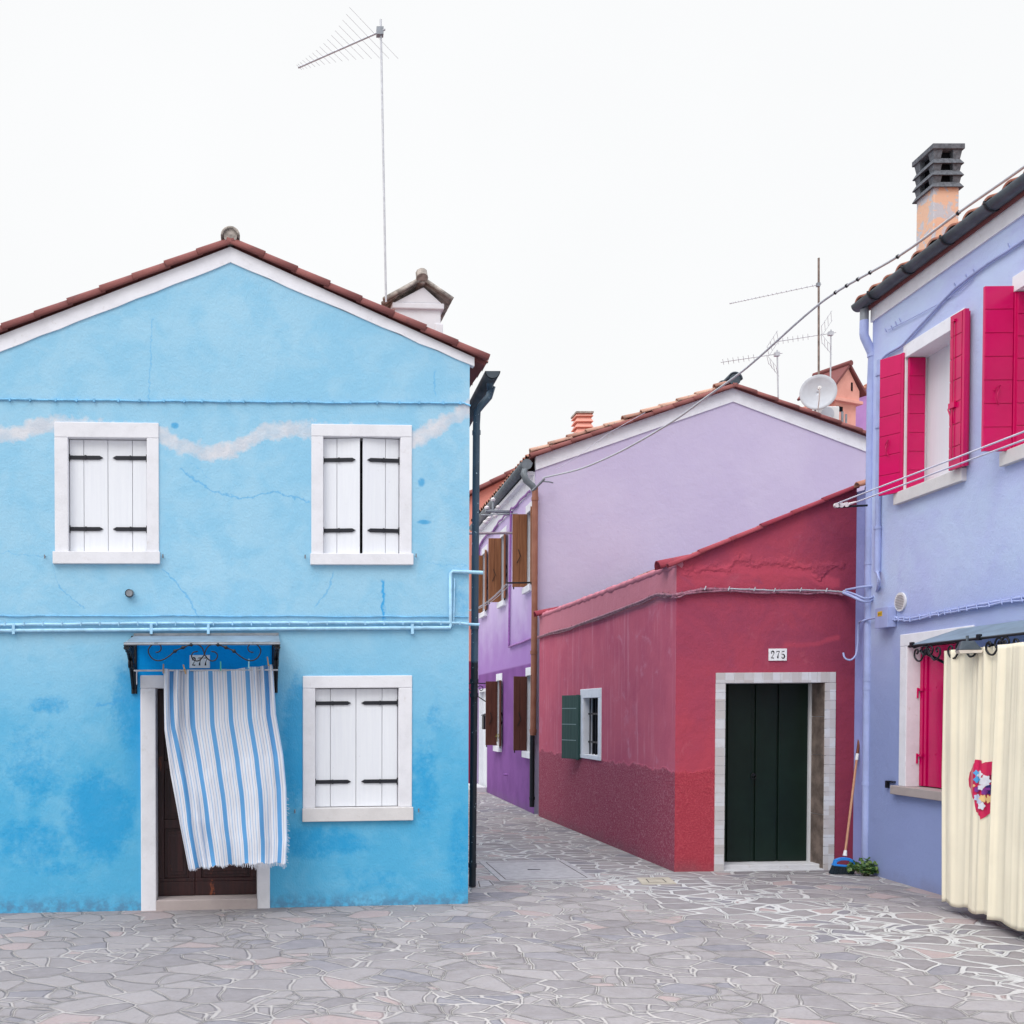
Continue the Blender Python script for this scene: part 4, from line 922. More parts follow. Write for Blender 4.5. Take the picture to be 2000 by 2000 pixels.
m = MB(); s0 = RS.P(uw1 + .0, 0, .02); zsa, zsb = RS.z(1116, 1479, .1), RS.z(1116, 1360, .1)
# the leaf stands off the wall, hinge on the far jamb
hx = RS.P(uw1 - .02, 0, .0); d3 = Vector((-.30, 0.30, 0)); 
e1 = at(1101, 1420, hx.y + .42); d3 = Vector((e1.x - hx.x, .42, 0)); n3 = Vector((-d3.y, d3.x, 0)).normalized() * .04; hv = Vector((hx.x, hx.y, 0))
LFr = Fr((hx.x, hx.y), (d3.x, d3.y), (-1, -1)); LL = LFr.u(1101, 1420)
zsb = LFr.z(1115, 1358); zsa = LFr.z(1118, 1482)
m.box(LFr, 0, LL, zsa, zsb, 0, .035)
sh = m.build('shutter', M['green_shutter'], f, .004)
m = MB(); nb = 4
for i in range(1, 4): z_ = zsa + (zsb - zsa) * i / nb + .04; m = MB(); m.box(LFr, .06, LL - .004, z_ - .006, z_ + .006, .0352, .037); m.build('groove', M['green_groove'], sh)
m = MB(); m.box(LFr, 0, .055, zsa - .01, zsb + .005, .036, .05); m.build('stile', M['green_shutter'], sh, .003)
# paint-covered cable across both red walls
pts = [RS.Q(x, y, .03) for x, y in ((1051, 1244.7), (1080, 1235), (1113, 1226.5), (1150, 1213), (1190, 1198), (1242, 1178.7), (1262, 1170), (1283, 1161), (1300, 1161), (1314, 1163))] + [RF.Q(x, y, .03) for x, y in ((1322, 1162), (1345, 1157), (1374, 1151), (1420, 1152), (1470, 1153), (1509, 1155), (1560, 1154), (1610, 1155), (1645, 1158))]
m = MB(); m.tube(wob(pts, .003, 3, 5), .019, 8); m.tube([p + Vector((0, -.012, -.022 + .008 * math.sin(i))) for i, p in enumerate(wob(pts, .004, 3, 6))], .011, 6)
for i in range(26):
    k = int(i / 26 * (len(pts) - 1)); t = i / 26 * (len(pts) - 1) - k; p = pts[k].lerp(pts[k + 1], t); m.tube([p + Vector((-.008, -.004, -.03)), p + Vector((.008, -.004, .028))], .008, 5)
cab = single(m, 'wall_cable', M['red_cable'], 'paint smeared cable bundle wrapping round the crimson shed above door height', 'cable')
m = MB(); m.tube(wob(pts[-6:], .002, 4, 8), .008, 6); 
for p in pts[-7:]: m.tube([p + Vector((-.004, -.024, -.02)), p + Vector((.012, -.024, .022))], .006, 5)
# (bare plastic showing through)
m.v = [v + Vector((0, -.016, .008)) for v in m.v]; m.build('bare_strand', M['grey_cable'], cab)

# ================================================================== PURPLE HOUSE
PH = thing('purple_house', PS.P(0, 0, 0), 'lilac gabled house with violet alley side and brown shutters', 'house')
pa = PG.uz(1431, 785); cL = (PG.uz(1054, 915.7), pa); cR = (pa, PG.uz(1692, 883)); zeL = zat(cL, 0); uPR = pa[0] * 2
zeR = zat(cR, uPR)
PW = []
for (xh, wl, ytop, ybot, xn, ysill, xs0, ylint) in ((1030, 21, 1004.8, 1145, 1040, 1162, 1013, 0), (979.6, 14.5, 1053, 1180, 988, 1192, 967, 0), (943.5, 10, 1087, 1201, 951, 1212, 934, 0)):
    u1 = PS.u(xh - 1, ybot); u0 = PS.u(xn, ybot); z0 = PS.z(xh, ybot + 2); z1 = PS.z(xh, ytop + 6)
    PW.append((u0, u1, 3.75, 5.02, wl, M['brown_shutter']))
for (xh, xn) in ((1029, 1042), (971, 979.5)):
    PW.append((PS.u(xn, 1390), PS.u(xh, 1390), 1.16, 2.26, 0, M['brown_dark']))
zA = PS.z(1030, 1147); zB = PS.z(1030, 1003); zC = PS.z(1029, 1467); zD = PS.z(1029, 1320)
PW = [(a, b, (zA if k < 3 else zC), (zB if k < 3 else zD), w_, mm) for k, (a, b, c, d, w_, mm) in enumerate(PW)]
dz = (PS.u(951.5, 1440), PS.u(936, 1440), 0.12, PS.z(945, 1345))
holes = [(a - .04, b + .04, c - .06, d + .04) for a, b, c, d, _, _ in PW] + [(dz[0], dz[1], -.3, dz[3])]
mb = MB(); wall_sheet(mb, PS, 0, PLEN, -.3, zeL, holes); mb.build('side_wall', M['purple'], PH)
mb = MB(); wall_sheet(mb, PG, 0, uPR, -.3, 9, [], (cL, cR))
mb.add([PG.P(uPR, -.3, 0), PG.P(uPR, -.3, -PLEN), PG.P(uPR, zeR, -PLEN), PG.P(uPR, zeR, 0)], [(0, 1, 2, 3)])
mb.add([PG.P(0, -.3, -PLEN), PG.P(uPR, -.3, -PLEN), PG.P(uPR, zeR, -PLEN), PG.P(pa[0], pa[1], -PLEN), PG.P(0, zeL, -PLEN)], [(4, 3, 2, 1, 0)])
mb.build('gable_wall', M['lilac'], PH)
bL = (PG.uz(1043.5, 889), PG.uz(1431, 757)); bR = (bL[1], PG.uz(1692, 852))
m = MB(); ub = PG.u(1046, 905)
m.prism(PG, [(ub, zat(cL, ub)), pa, (pa[0], bL[1][1]), (ub, zat(bL, ub))], -.05, .02); m.prism(PG, [pa, (uPR, zeR), (uPR, zat(bR, uPR)), (pa[0], bL[1][1])], -.05, .02)
m.build('verge_band', M['white_band'], PH)
ua_ = PG.u(1034, 900); e1 = (ua_, zat(bL, ua_) - .01); e2 = (uPR + .25, zat(bR, uPR + .25) + .01); apx = (bL[1][0], bL[1][1] + .01)
m = MB()
for e in (e1, e2):
    a = PG.P(e[0], e[1], .05); b = PG.P(apx[0], apx[1], .05); slab(m, a, (0, 1, 0), b - a, PLEN + .1, (b - a).length, .025)
roof = m.build('roof', M['tile_dark'], PH)
for e, sd in ((e1, 21), (e2, 22)):
    a = PG.P(e[0], e[1] + .0, -.05); b = PG.P(apx[0], apx[1] + .0, -.05); roof_sheet(a, (0, 1, 0), b - a, PLEN, (b - a).length, 'roof_tiles', M['tile'], roof, seed=sd, amp=.06)
    verge(PG.P(e[0], e[1] - .01, .06), PG.P(apx[0], apx[1] - .01, .06), 10, .062, 'verge_tiles', M['tile_dark'], roof, seed=sd)
# second course of loose old tiles on the left verge
rnd = random.Random(5); m = MB(); ts = []
a = PG.P(e1[0] + .02, e1[1] + .06, .0); b = PG.P(apx[0], apx[1] + .05, .0)
for i in range(11):
    p = a.lerp(b, i / 11); q = a.lerp(b, (i + 1.25) / 11); f0 = len(m.f); jj = rnd.uniform(-.015, .02)
    m.halfpipe(p + Vector((0, rnd.uniform(-.02, .03), .02 + jj)), q + Vector((0, rnd.uniform(-.02, .03), -.01 + jj)), .072, .058, (0, 0, 1), 9, .02); ts += [rnd.random()] * (len(m.f) - f0)
o = m.build('loose_tiles', tile_mat('weathered_tile', (0.34, 0.17, 0.13, 1), (0.55, 0.34, 0.26, 1), (0.20, 0.17, 0.15, 1)), roof); set_tint(o, lambda i: ts[i])
m = MB(); 
for i in range(14): m.halfpipe(PG.P(apx[0], apx[1] + .10, .10 - i * .44), PG.P(apx[0], apx[1] + .08, .10 - i * .44 - .48), .13, .11, (0, 0, 1), 10, .02)
m.tube([PG.P(apx[0], apx[1] + .10, .085), PG.P(apx[0], apx[1] + .08, -.2)], .10, 12); m.build('ridge_tiles', M['gutter'], roof)
# small tiled chimney
CY = 19.5
c0 = at(1126.5, 849, CY); c1 = at(1155, 806, CY); m = MB(); m.wbox(c0.x + .02, c1.x - .02, CY, CY + .28, c0.z - .5, c1.z - .02)
for i in range(4):
    z_ = c0.z + (c1.z - c0.z) * (.22 + i * .25); x0, x1 = c0.x - .012, c1.x + .012
    m.hexa([(x0 - .02, CY - .05, z_ - .06), (x1 + .02, CY - .05, z_ - .06), (x1 + .02, CY + .33, z_ - .06), (x0 - .02, CY + .33, z_ - .06), (x0 + .02, CY - .01, z_ + .02), (x1 - .02, CY - .01, z_ + .02), (x1 - .02, CY + .29, z_ + .02), (x0 + .02, CY + .29, z_ + .02)])
ch = m.build('chimney', M['salmon_plain'], roof, .008)
m = MB(); m.wbox(c0.x - .03, c1.x + .03, CY - .06, CY + .34, c1.z - .02, c1.z + .012); m.build('cap', M['mortar_cap'], ch)
# gutter, swan neck, brown downpipe
zg = PS.z(1020, 900, .1); m = MB(); ga = at(1029, 903, p0[1] - .08); gb = Vector((PS.P(PLEN, 0, .13).x, PS.P(PLEN, 0, .13).y, ga.z))
m.halfpipe(ga, gb, .10, .10, (0, 0, -1), 12, .008)
for i in range(9):
    q = ga.lerp(gb, (i + .4) / 9); q2 = ga.lerp(gb, (i + .4) / 9 + .006); m.halfpipe(q, q2, .103, .103, (0, 0, -1), 12, .008)
m.tube([ga + Vector((0, -.004, -.03)), ga + Vector((0, .01, -.03))], .09, 14)
gut = m.build('gutter', M['gutter_grey'], PH)
m = MB(); m.box(PS, .03, PLEN, zeL - .30, zeL - .02, -.05, .03); m.box(PS, .03, PLEN, zeL - .07, zeL - .01, .031, .12); m.build('eave_band', M['white_band'], PH)
m = MB(); YP = p0[1] - .10
m.tube([ga + Vector((0, .1, -.06)), at(1023, 925, YP), at(1027, 938, YP), at(1040, 949, YP), at(1045, 958, YP)], .055, 10); m.build('swan_neck', M['gutter_grey'], PH)
m = MB(); m.tube([at(1045, 952, YP), at(1043.8, 1200, YP), at(1041, 1436, YP)], .052, 12)
for y in (975, 1275, 1428): m.tube([at(1045 - (y - 952) * .008, y - 4, YP), at(1045 - (y - 952) * .008, y + 3, YP)], .060, 12)
m.build('downpipe', M['brown_pipe'], PH)
m = MB(); m.tube([at(1039.6, 1436, YP), at(1038.8, 1576, YP)], .042, 12); m.tube([at(1039.2, 1556, YP), at(1039.2, 1562, YP)], .05, 12); m.build('iron_shoe', M['black_iron'], PH)
# windows
for k, (u0, u1, z0, z1, wl, mm) in enumerate(PW):
    lower = k >= 3
    f = surround(PS, (u0 - .07, u1 + .07, z0, z1 + .14), (u0, u1, z0, z1), -.14, .012).build('window', M['white_band'], PH, .004)
    m = MB(); m.box(PS, u0 - .05, u1 + .10, z0 - .11, z0, -.14, .07); m.build('sill', M['white_band'], f, .005)
    m = MB(); m.box(PS, u0, u1, z0, z1, -.138, -.12); m.build('glass', M['glass'], f)
    for s, uh in ((1, u1), (-1, u0)):
        m = MB(); L_ = .24 if not lower else .22
        if lower: L_ = .22
        an = R(90 if s == 1 else 14)
        dv = PS.d * (math.cos(an) * (1 if s == 1 else -1)) + PS.n * math.sin(an)
        lf = Fr(PS.P(uh, 0, .015).xy, dv, (0, -1))
        for q in range(2):
            m.box(lf, q * L_ / 2 + .001, (q + 1) * L_ / 2 - .001, z0 + .01, z1 - .01, -.018, .018)
        m.box(lf, -.01, 0.0, z0 + .01, z1 - .01, -.02, .03)
        sh = m.build('shutter', mm, f, .003)
        m = MB(); zm = (z0 + z1) / 2 - .1
        m.tube([lf.P(L_ * .6, zm + .12, .022), lf.P(L_ * .45, zm, .05), lf.P(L_ * .7, zm - .12, .022)], .006, 5); m.build('latch', M['black_iron'], sh)
        m = MB(); m.tube([lf.P(L_ * .9, z0 - .03, .0), lf.P(L_ * .9, z0 + .03, .0)], .012, 5); m.build('shutter_stay', M['black_iron'], sh)
# white street door in the alley
f = surround(PS, (dz[0], dz[1] + .02, -.1, dz[3]), (dz[0] + .06, dz[1] - .05, -.1, dz[3] - .07), -.16, .01).build('door', M['white_trim'], PH, .004)
m = MB(); m.box(PS, dz[0] + .06, dz[1] - .05, 0, dz[3] - .07, -.12, -.08); m.build('door_leaf', M['white_shutter'], f)
m = MB(); m.box(PS, dz[0] - .02, dz[1] + .1, -.1, .13, .011, .28); m.build('doorstep', M['marble'], f, .01)
m = MB(); zc_ = PS.z(950, 1335); uc_ = dz[0] + .02
m.tube([PS.P(uc_, zc_, .01), PS.P(uc_, zc_, .55)], .014, 6); m.tube([PS.P(dz[1], zc_, .55), PS.P(uc_, zc_, .55)], .012, 6); m.tube([PS.P(uc_, zc_ - .4, .02), PS.P(uc_, zc_ - .28, .2), PS.P(uc_, zc_ - .05, .5)], .012, 6)
for (cw, cz_, r_) in ((.14, -.12, .08), (.30, -.09, .06)): m.tube([PS.P(uc_, zc_ + cz_ + r_ * (1 - i / 24) * math.sin(i / 3), cw + r_ * (1 - i / 24) * math.cos(i / 3)) for i in range(22)], .010, 5)
m.build('canopy_bracket', M['black_iron'], PH)
# cable down the side wall and along
m = MB(); pts = [PS.Q(x, y, .03) for x, y in ((1036, 957), (1022, 972), (1003, 990), (992, 1003), (975, 1020), (962, 1038), (945, 1052), (936, 1068), (935, 1085))]; m.tube(wob(pts, .03, 3, 3), .022, 6)
pts = [PS.Q(x, y, .03) for x, y in ((998, 998), (997, 1040), (996, 1110), (995, 1180), (994, 1255), (994, 1264), (1010, 1258), (1030, 1250), (1042, 1246))]; m.tube(wob(pts, .006, 3, 4), .020, 6); m.build('cable', M['lilac_cable'], PH)
m = MB(); q = PS.Q(991, 1513); m.tube([q, q + PS.P(0, 0, .08) - PS.P(0, 0, 0)], .02, 8); m.build('tap', M['lilac_cable'], PH)
# mailbox
c = PS.P(dz[0] - .14, 1.36, 0); mbx = thing('mailbox', c, 'small black mailbox on the violet wall beside the white alley door', 'mailbox')
um = dz[0] - .13; zt = PS.z(950, 1398); zb_ = PS.z(950, 1424)
m = MB(); m.box(PS, um - .11, um + .11, zb_, zt, .002, .12); m.build('box', M['black_iron'], mbx, .008)
m = MB(); m.hexa([PS.P(um - .12, zt + .002, .14), PS.P(um + .12, zt + .002, .14), PS.P(um + .12, zt + .002, .002), PS.P(um - .12, zt + .002, .002), PS.P(um - .12, zt + .02, .13), PS.P(um + .12, zt + .02, .13), PS.P(um + .12, zt + .07, .002), PS.P(um - .12, zt + .07, .002)]); m.build('lid', M['black_iron'], mbx)
# flower pot on a lower sill
u0, u1, z0, z1 = PW[4][:4]; c = PS.P((u0 + u1) / 2 - .12, z0, .03)
pt = thing('flower_pot', c, 'small pale pot with yellow flowers on a violet wall window sill', 'potted plant')
m = MB(); m.tube([c + Vector((0, 0, .001)), c + Vector((0, 0, .09))], .04, 10, rs=[.03, .045]); m.build('pot', M['plastic_white'], pt)
rnd = random.Random(3); m = MB(); m2 = MB()
for i in range(40):
    p = c + Vector((rnd.gauss(0, .03), rnd.gauss(0, .03), .12 + rnd.uniform(0, .12))); s = .018; d = Vector((rnd.uniform(-1, 1), rnd.uniform(-1, 1), rnd.uniform(-1, 1))).normalized(); e = d.cross(Vector((0, 0, 1))).normalized()
    (m if i % 3 else m2).add([p - d * s, p + e * s * .5, p + d * s, p - e * s * .5], [(0, 1, 2, 3)])
m2.build('leaves', plain('leaf_green', (0.06, 0.12, 0.03, 1)), pt); m.build('flowers', plain('yellow_petal', (0.55, 0.45, 0.04, 1)), pt)
# insulator bracket and washing line arms
q = PS.Q(1000, 1000, 0); ib = thing('insulator_bracket', q, 'old iron bracket with white porcelain insulators high on the violet alley wall', 'insulator bracket')
Yb = q.y; m = MB(); m.tube([at(1000, 1000, Yb), at(948, 998, Yb)], .03, 8); m.tube([at(963, 998, Yb), at(963, 978, Yb)], .025, 8); m.tube([at(998, 1004, Yb), at(940, 1006, Yb)], .016, 6); m.tube([at(940, 1006, Yb), at(1078, 1000, Yb - 1.0)], .008, 6); m.build('arm', M['zinc'], ib)
for (x, y) in ((963, 976), (951, 992), (973, 991), (955, 1013), (948, 1020), (967, 1008)):
    m = MB(); m.tube([at(x, y + 3, Yb), at(x, y, Yb), at(x, y - 2, Yb), at(x, y - 4, Yb)], .04, 10, rs=[.032, .05, .045, .02]); m.build('insulator', M['porcelain'], ib)
q = PS.Q(1006, 1040, 0); m = MB(); m.tube([at(1008, 1041, q.y), at(915, 1042, q.y)], .025, 6); m.tube([at(1008, 1041, q.y), at(1003, 1036, q.y)], .02, 6); m.tube([at(1008, 1041, q.y), at(1003, 1047, q.y)], .02, 6)
single(m, 'washing_line_support', plain('grey_wood', (.30, .24, .27, 1)), 'grey timber arm sticking out over the alley below the porcelain insulators', 'bracket')
q = PS.Q(1037, 1138, 0); m = MB(); m.tube([q, at(989, 1138.5, q.y)], .016, 6); wl_ = []
arm = single(m, 'washing_line_support', M['black_iron'], 'thin black iron arm for washing lines below the nearest upper alley window', 'bracket')
arm2 = PS.Q(939, 1215, 0)
for dx, lab_ in ((0, 'innermost washing line close to the violet alley wall'), (.1, 'middle washing line of three along the violet alley wall'), (.3, 'outermost washing line of three along the violet alley wall')):
    a = at(991 + dx * 30, 1138, q.y); b = Vector((a.x, a.y + 5.0, a.z)); m = MB(); m.tube([a.lerp(b, t / 8) - Vector((0, 0, .12 * math.sin(math.pi * t / 8))) for t in range(9)], .006, 5)
    single(m, 'washing_line', M['grey_cable'], lab_, 'washing line', 'washing lines in the alley')

# ================================================================== SALMON + MAUVE houses behind
SY = p0[1] + PLEN + .25; sx = PS.P(PLEN, 0, .17).x
SH = thing('salmon_house', (sx, SY, 0), 'salmon house with crimson base beyond the lilac house down the alley', 'house')
q1 = at(985, 936, SY); q2 = at(935, 961, SY); sl_ = (q1.z - q2.z) / (q1.x - q2.x); W_ = 5.0; zE = q2.z + (sx - q2.x) * sl_; zP = zE + W_ / 2 * sl_
SF = Fr((sx, SY), (1, 0), (0, -1)); m = MB(); m.prism(SF, [(0, -.3), (W_, -.3), (W_, zE), (W_ / 2, zP), (0, zE)], -8, 0); m.build('wall', M['salmon'], SH)
m = MB()
for a, b in (((-.2, zE - .2 * sl_), (W_ / 2, zP)), ((W_ + .2, zE - .2 * sl_), (W_ / 2, zP))):
    A__ = SF.P(a[0], a[1] + .05, .06); B__ = SF.P(b[0], b[1] + .05, .06); slab(m, A__, (0, 1, 0), B__ - A__, 8.2, (B__ - A__).length, .05)
rf = m.build('roof', M['tile_dark'], SH)
A__ = SF.P(-.2, zE - .2 * sl_ + .05, .06); B__ = SF.P(W_ / 2, zP + .05, .06); verge(A__, B__, 8, .08, 'verge_tiles', M['tile_dark'], rf, seed=31); roof_sheet(A__ + Vector((0, .1, .02)), (0, 1, 0), B__ - A__, 8, (B__ - A__).length, 'roof_tiles', M['tile'], rf, seed=32)
MY = 26.0
MH = thing('mauve_house', at(1660, 900, MY), 'mauve house behind the lilac gable with a salmon gabled chimney', 'house')
a = at(1641, 789, MY); b = at(1692, 760, MY); sl2 = (b.z - a.z) / (b.x - a.x); MF = Fr((a.x, MY), (1, 0), (0, -1)); W2 = 5.5; zE = a.z
m = MB(); m.prism(MF, [(0, 0), (W2, 0), (W2, zE), (W2 / 2, zE + W2 / 2 * sl2), (0, zE)], -6, 0); m.build('wall', M['mauve'], MH)
m = MB(); A__ = MF.P(-.25, zE - .25 * sl2 + .05, .05); B__ = MF.P(W2 / 2, zE + W2 / 2 * sl2 + .05, .05); slab(m, A__, (0, 1, 0), B__ - A__, 6.2, (B__ - A__).length, .05)
A3 = MF.P(W2 + .25, zE - .25 * sl2 + .05, .05); slab(m, A3, (0, 1, 0), B__ - A3, 6.2, (B__ - A3).length, .05)
rf = m.build('roof', M['salmon_plain'], MH); verge(A__, B__, 7, .07, 'verge_tiles', M['tile'], rf, seed=40)
# salmon chimney with gabled top (turned a little)
CYm = 24.8; cc = at(1652, 770, CYm); an = R(24); CFm = Fr((cc.x, cc.y), (math.cos(an), math.sin(an)), (math.sin(an), -math.cos(an)))
hw = .36; z0 = cc.z - 1.6; z1 = at(1650, 765, CYm).z; zt2 = at(1655, 712, CYm).z
m = MB(); m.prism(CFm, [(-hw, z0), (hw, z0), (hw, z1 - .25), (-hw, z1 - .25)], -.7, 0)
m.prism(CFm, [(-hw - .05, z1 - .22), (hw + .05, z1 - .22), (hw + .05, z1 + .05), (0, zt2 - .08), (-hw - .05, z1 + .05)], -.78, .05)
m.box(CFm, -hw - .12, hw + .12, z1 - .28, z1 - .2, -.84, .1); ch = m.build('chimney', M['salmon_plain'], rf, .01)
m = MB()
for s in (-1, 1): 
    A__ = CFm.P(s * (hw + .25), z1 - .02, .12); B__ = CFm.P(0, zt2, .12)
    slab(m, A__, -CFm.n.to_3d(), B__ - A__, 1.0, (B__ - A__).length, .05)
m.tube([CFm.P(0, zt2, .14), CFm.P(0, zt2, -.9)], .07, 8); m.build('cap', M['tile_dark'], ch)
m = MB(); m.box(CFm, hw * .3, hw * .45, z1 + .02, z1 + .22, .051, .06); m.box(CFm, -hw * .9, -hw * .3, z1 - .5, z1 - .38, .001, .01); m.build('smoke_slot', M['dark_inside'], ch)

# aerials & dish behind the lilac roof
yagi((1599, 745), (1599, 504), 21.5, (1598, 556), (-.8, .55, 0), 1.75, 22, .16, .10, 'tv_aerial', 'tall rusty mast aerial behind the satellite dish with long pale boom', .022, 'rust_mast', .009, .0035)
def uhf(base, top, Y, label):
    b = at(*base, Y); t_ = at(*top, Y); r = thing('tv_aerial', b, label, 'aerial'); m = MB(); m.tube([b, t_], .017, 6); m.build('mast', M['alu'], r)
    c = b.lerp(t_, .93); d = Vector((-.85, .45, 0)).normalized(); pr = Vector((-d.y, d.x, 0)); m = MB(); m.tube([c + d * -.1, c + d * 1.1], .009, 5); m.wbox(c.x - .06, c.x + .04, c.y - .04, c.y + .04, c.z - .05, c.z + .03); m.build('boom', M['alu'], r)
    m = MB()
    for i in range(7):
        p = c + d * (.45 + i * .1); 
        for a_ in (1, -1): m.tube([p, p + (pr * .55 * a_ + Vector((0, 0, a_ * .12))) * .22], .0045, 4); m.tube([p, p + (pr * a_ * -.5 + Vector((0, 0, a_ * .16))) * .2], .0045, 4)
    for s in (-1, 1):
        for k in range(4):
            p = c + d * .18 + Vector((0, 0, s * (.10 + k * .09))) - d * k * .06; m.tube([p - pr * .3, p + pr * .3], .0045, 4)
        for e in (-.3, .3): m.tube([c + d * .18 + pr * e + Vector((0, 0, s * .08)), c + d * .18 + pr * e + Vector((0, 0, s * .38)) - d * .2], .005, 4)
    m.build('elements', M['alu'], r)
uhf((1520, 785), (1518, 684), 21.5, 'short thin aerial just right of the lilac roof ridge'); uhf((1622, 740), (1623, 644), 22.5, 'thin aerial fixed against the salmon chimney')
dc = at(1598, 766, 20.6); dsh = thing('satellite_dish', dc, 'round pale grey satellite dish above the right slope of the lilac roof', 'satellite dish')
ax = Vector((-.35, -.93, -.0)).normalized(); e1_ = ax.cross(Vector((0, 0, 1))).normalized(); e2_ = e1_.cross(ax).normalized(); vs = []; fs = []; nr_, na = 6, 32; rD = .35
for i in range(nr_ + 1):
    r_ = rD * i / nr_
    for k in range(na): an = 2 * math.pi * k / na; vs.append(dc - ax * (.09 * (1 - (r_ / rD) ** 2)) + (e1_ * math.cos(an) * .98 + e2_ * math.sin(an)) * max(r_, .001))
for i in range(nr_):
    for k in range(na): k2 = (k + 1) % na; fs.append((i * na + k, i * na + k2, (i + 1) * na + k2, (i + 1) * na + k))
m = MB(); m.add(vs, fs, True); o = m.build('reflector', M['dish'], dsh); sdm = o.modifiers.new('s', 'SOLIDIFY'); sdm.thickness = .012
m = MB(); lb = dc + ax * .28 + Vector((0, 0, .02)); m.tube([dc - e2_ * rD * .95, dc - e2_ * rD * .6 + ax * .2, lb], .012, 6); m.tube([lb - ax * .02, lb - ax * .10], .035, 10); m.build('feed_arm', M['plastic_white'], dsh)
m = MB(); m.tube([dc - ax * .08, dc - ax * .22, Vector((dc.x, dc.y + .25, dc.z - .9))], .02, 6); m.build('bracket', M['zinc'], dsh)
a = at(1597, 823, 20.9); b = at(1640, 793, 20.9); acu = thing('air_conditioner', (a.x, a.y, a.z - .4), 'white air conditioner unit below the satellite dish', 'air conditioner')
m = MB(); m.wbox(a.x, b.x, 20.9, 21.3, a.z - .4, b.z); m.build('casing', M['plastic_white'], acu, .02)
m = MB(); m.tube([Vector(((a.x + b.x) / 2 - .02, 20.897, (a.z + b.z) / 2)), Vector(((a.x + b.x) / 2 - .02, 20.89, (a.z + b.z) / 2))], .13, 20); m.build('fan_grille', M['dish'], acu)
m = MB(); m.tube([Vector((b.x + .08, 20.95, a.z - .4)), Vector((b.x + .08, 20.95, b.z - .1))], .025, 8); m.tube([Vector((b.x + .16, 20.95, a.z - .4)), Vector((b.x + .16, 20.95, b.z - .15))], .02, 8); m.build('pipe', M['zinc'], acu)

# ================================================================== PERIWINKLE HOUSE
PV = thing('periwinkle_house', PE.P(0, 0, 0), 'periwinkle blue house with magenta shutters and dark gutter', 'house')
def zfrom(Y): return Y
uF = PE.u(1704, 700); uN = PE.u(2000, 1500) - 3.2
zbT = PE.z(1852, 525); zW = PE.z(1662, 597, .18) - .03
# openings
W1 = dict(o=(PE.u(1885, 640), PE.u(1765, 800)), op=(PE.u(1868, 700), PE.u(1769, 800)))
zl0 = PE.z(1818, 964); zs1 = zl0 + .12; zot = PE.z(1848, 652); zft = PE.z(1885, 601)
off = PE.u(1979, 620) - W1['o'][1]
wins = [(W1['o'][0], W1['o'][1], W1['op'][0], W1['op'][1]), (W1['o'][0] + off, W1['o'][1] + off, W1['op'][0] + off, W1['op'][1] + off)]
lo1 = PE.u(1759, 1400); lop1 = PE.u(1772.5, 1400); lo0 = lo1 - 1.15; lop0 = lop1 - .98; zlt = PE.z(1760, 1240); zli = PE.z(1772, 1262); zlb = PE.z(1752, 1551); zls = PE.z(1752, 1534)
holes = [(a + .01, b - .01, zl0 + .01, zft - .01) for a, b, _, _ in wins] + [(lo0 + .01, lo1 - .01, zlb + .01, zlt - .01)]
dpu1 = PE.u(1925, 1400); holes.append((dpu1 - .95, dpu1, -.3, 2.05))
mb = MB(); wall_sheet(mb, PE, uN, uF, -.3, zW, holes)
PD = 6.0
mb.add([PE.P(uF, -.3, 0), PE.P(uF, -.3, -PD), PE.P(uF, zW, -PD), PE.P(uF, zW + 1.2, -PD / 2), PE.P(uF, zW, 0)], [(0, 1, 2, 3, 4)])
mb.add([PE.P(uN, -.3, 0), PE.P(uN, -.3, -PD), PE.P(uN, zW, -PD), PE.P(uN, zW + 1.2, -PD / 2), PE.P(uN, zW, 0)], [(4, 3, 2, 1, 0)])
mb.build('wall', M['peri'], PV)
# short painted return that closes the corner against the shed
m = MB(); RE0 = RF.P(uE - .0, 0, 0); wx = PE.P(uF, 0, 0)
m.hexa([(RE0.x, RE0.y - .006, -.2), (wx.x + .05, wx.y + .02, -.2), (wx.x + .05, wx.y + .3, -.2), (RE0.x, RE0.y + .3, -.2),
        (RE0.x, RE0.y - .006, RF.z(1672, 958)), (wx.x + .05, wx.y + .02, RF.z(1672, 958)), (wx.x + .05, wx.y + .3, RF.z(1672, 958)), (RE0.x, RE0.y + .3, RF.z(1672, 958))])
m.build('return_wall', M['peri_strip'], PV)
m = MB(); m.box(PE, uN, uF + .01, zbT, zW + .02, -.05, .02); m.box(PE, uN, uF + .012, zW - .04, zW - .002, -.05, .04); m.build('eave_band', M['white_band'], PV)
# roof + gutter
m = MB(); ea = PE.P(uN, zW - .008, .07); eb = PE.P(uN, zW + 1.22, -PD / 2); LA = uF - uN + .08
slab(m, ea, PE.P(1, 0, 0) - PE.P(0, 0, 0), eb - ea, LA, (eb - ea).length, .05); ec = PE.P(uN, zW + .005, -PD - .08); slab(m, ec, PE.P(1, 0, 0) - PE.P(0, 0, 0), eb - ec, LA, (eb - ec).length, .05)
rf = m.build('roof', M['tile_dark'], PV)
roof_sheet(ea + Vector((-.045, 0, .012)), PE.P(1, 0, 0) - PE.P(0, 0, 0), eb - ea, LA + .05, (eb - ea).length, 'roof_tiles', M['tile'], rf, seed=50, amp=.06, pitch=.26)
uG = uF + .17; zG = PE.z(1664, 597, .2)
gz_ = PE.uz(1662, 597, .18); zG = gz_[1]; uG = gz_[0]
m = MB(); m.halfpipe(PE.P(uG, zG, .108), PE.P(uN, zG, .108), .072, .072, (0, 0, -1), 14, .006); gut = m.build('gutter', M['gutter'], PV)
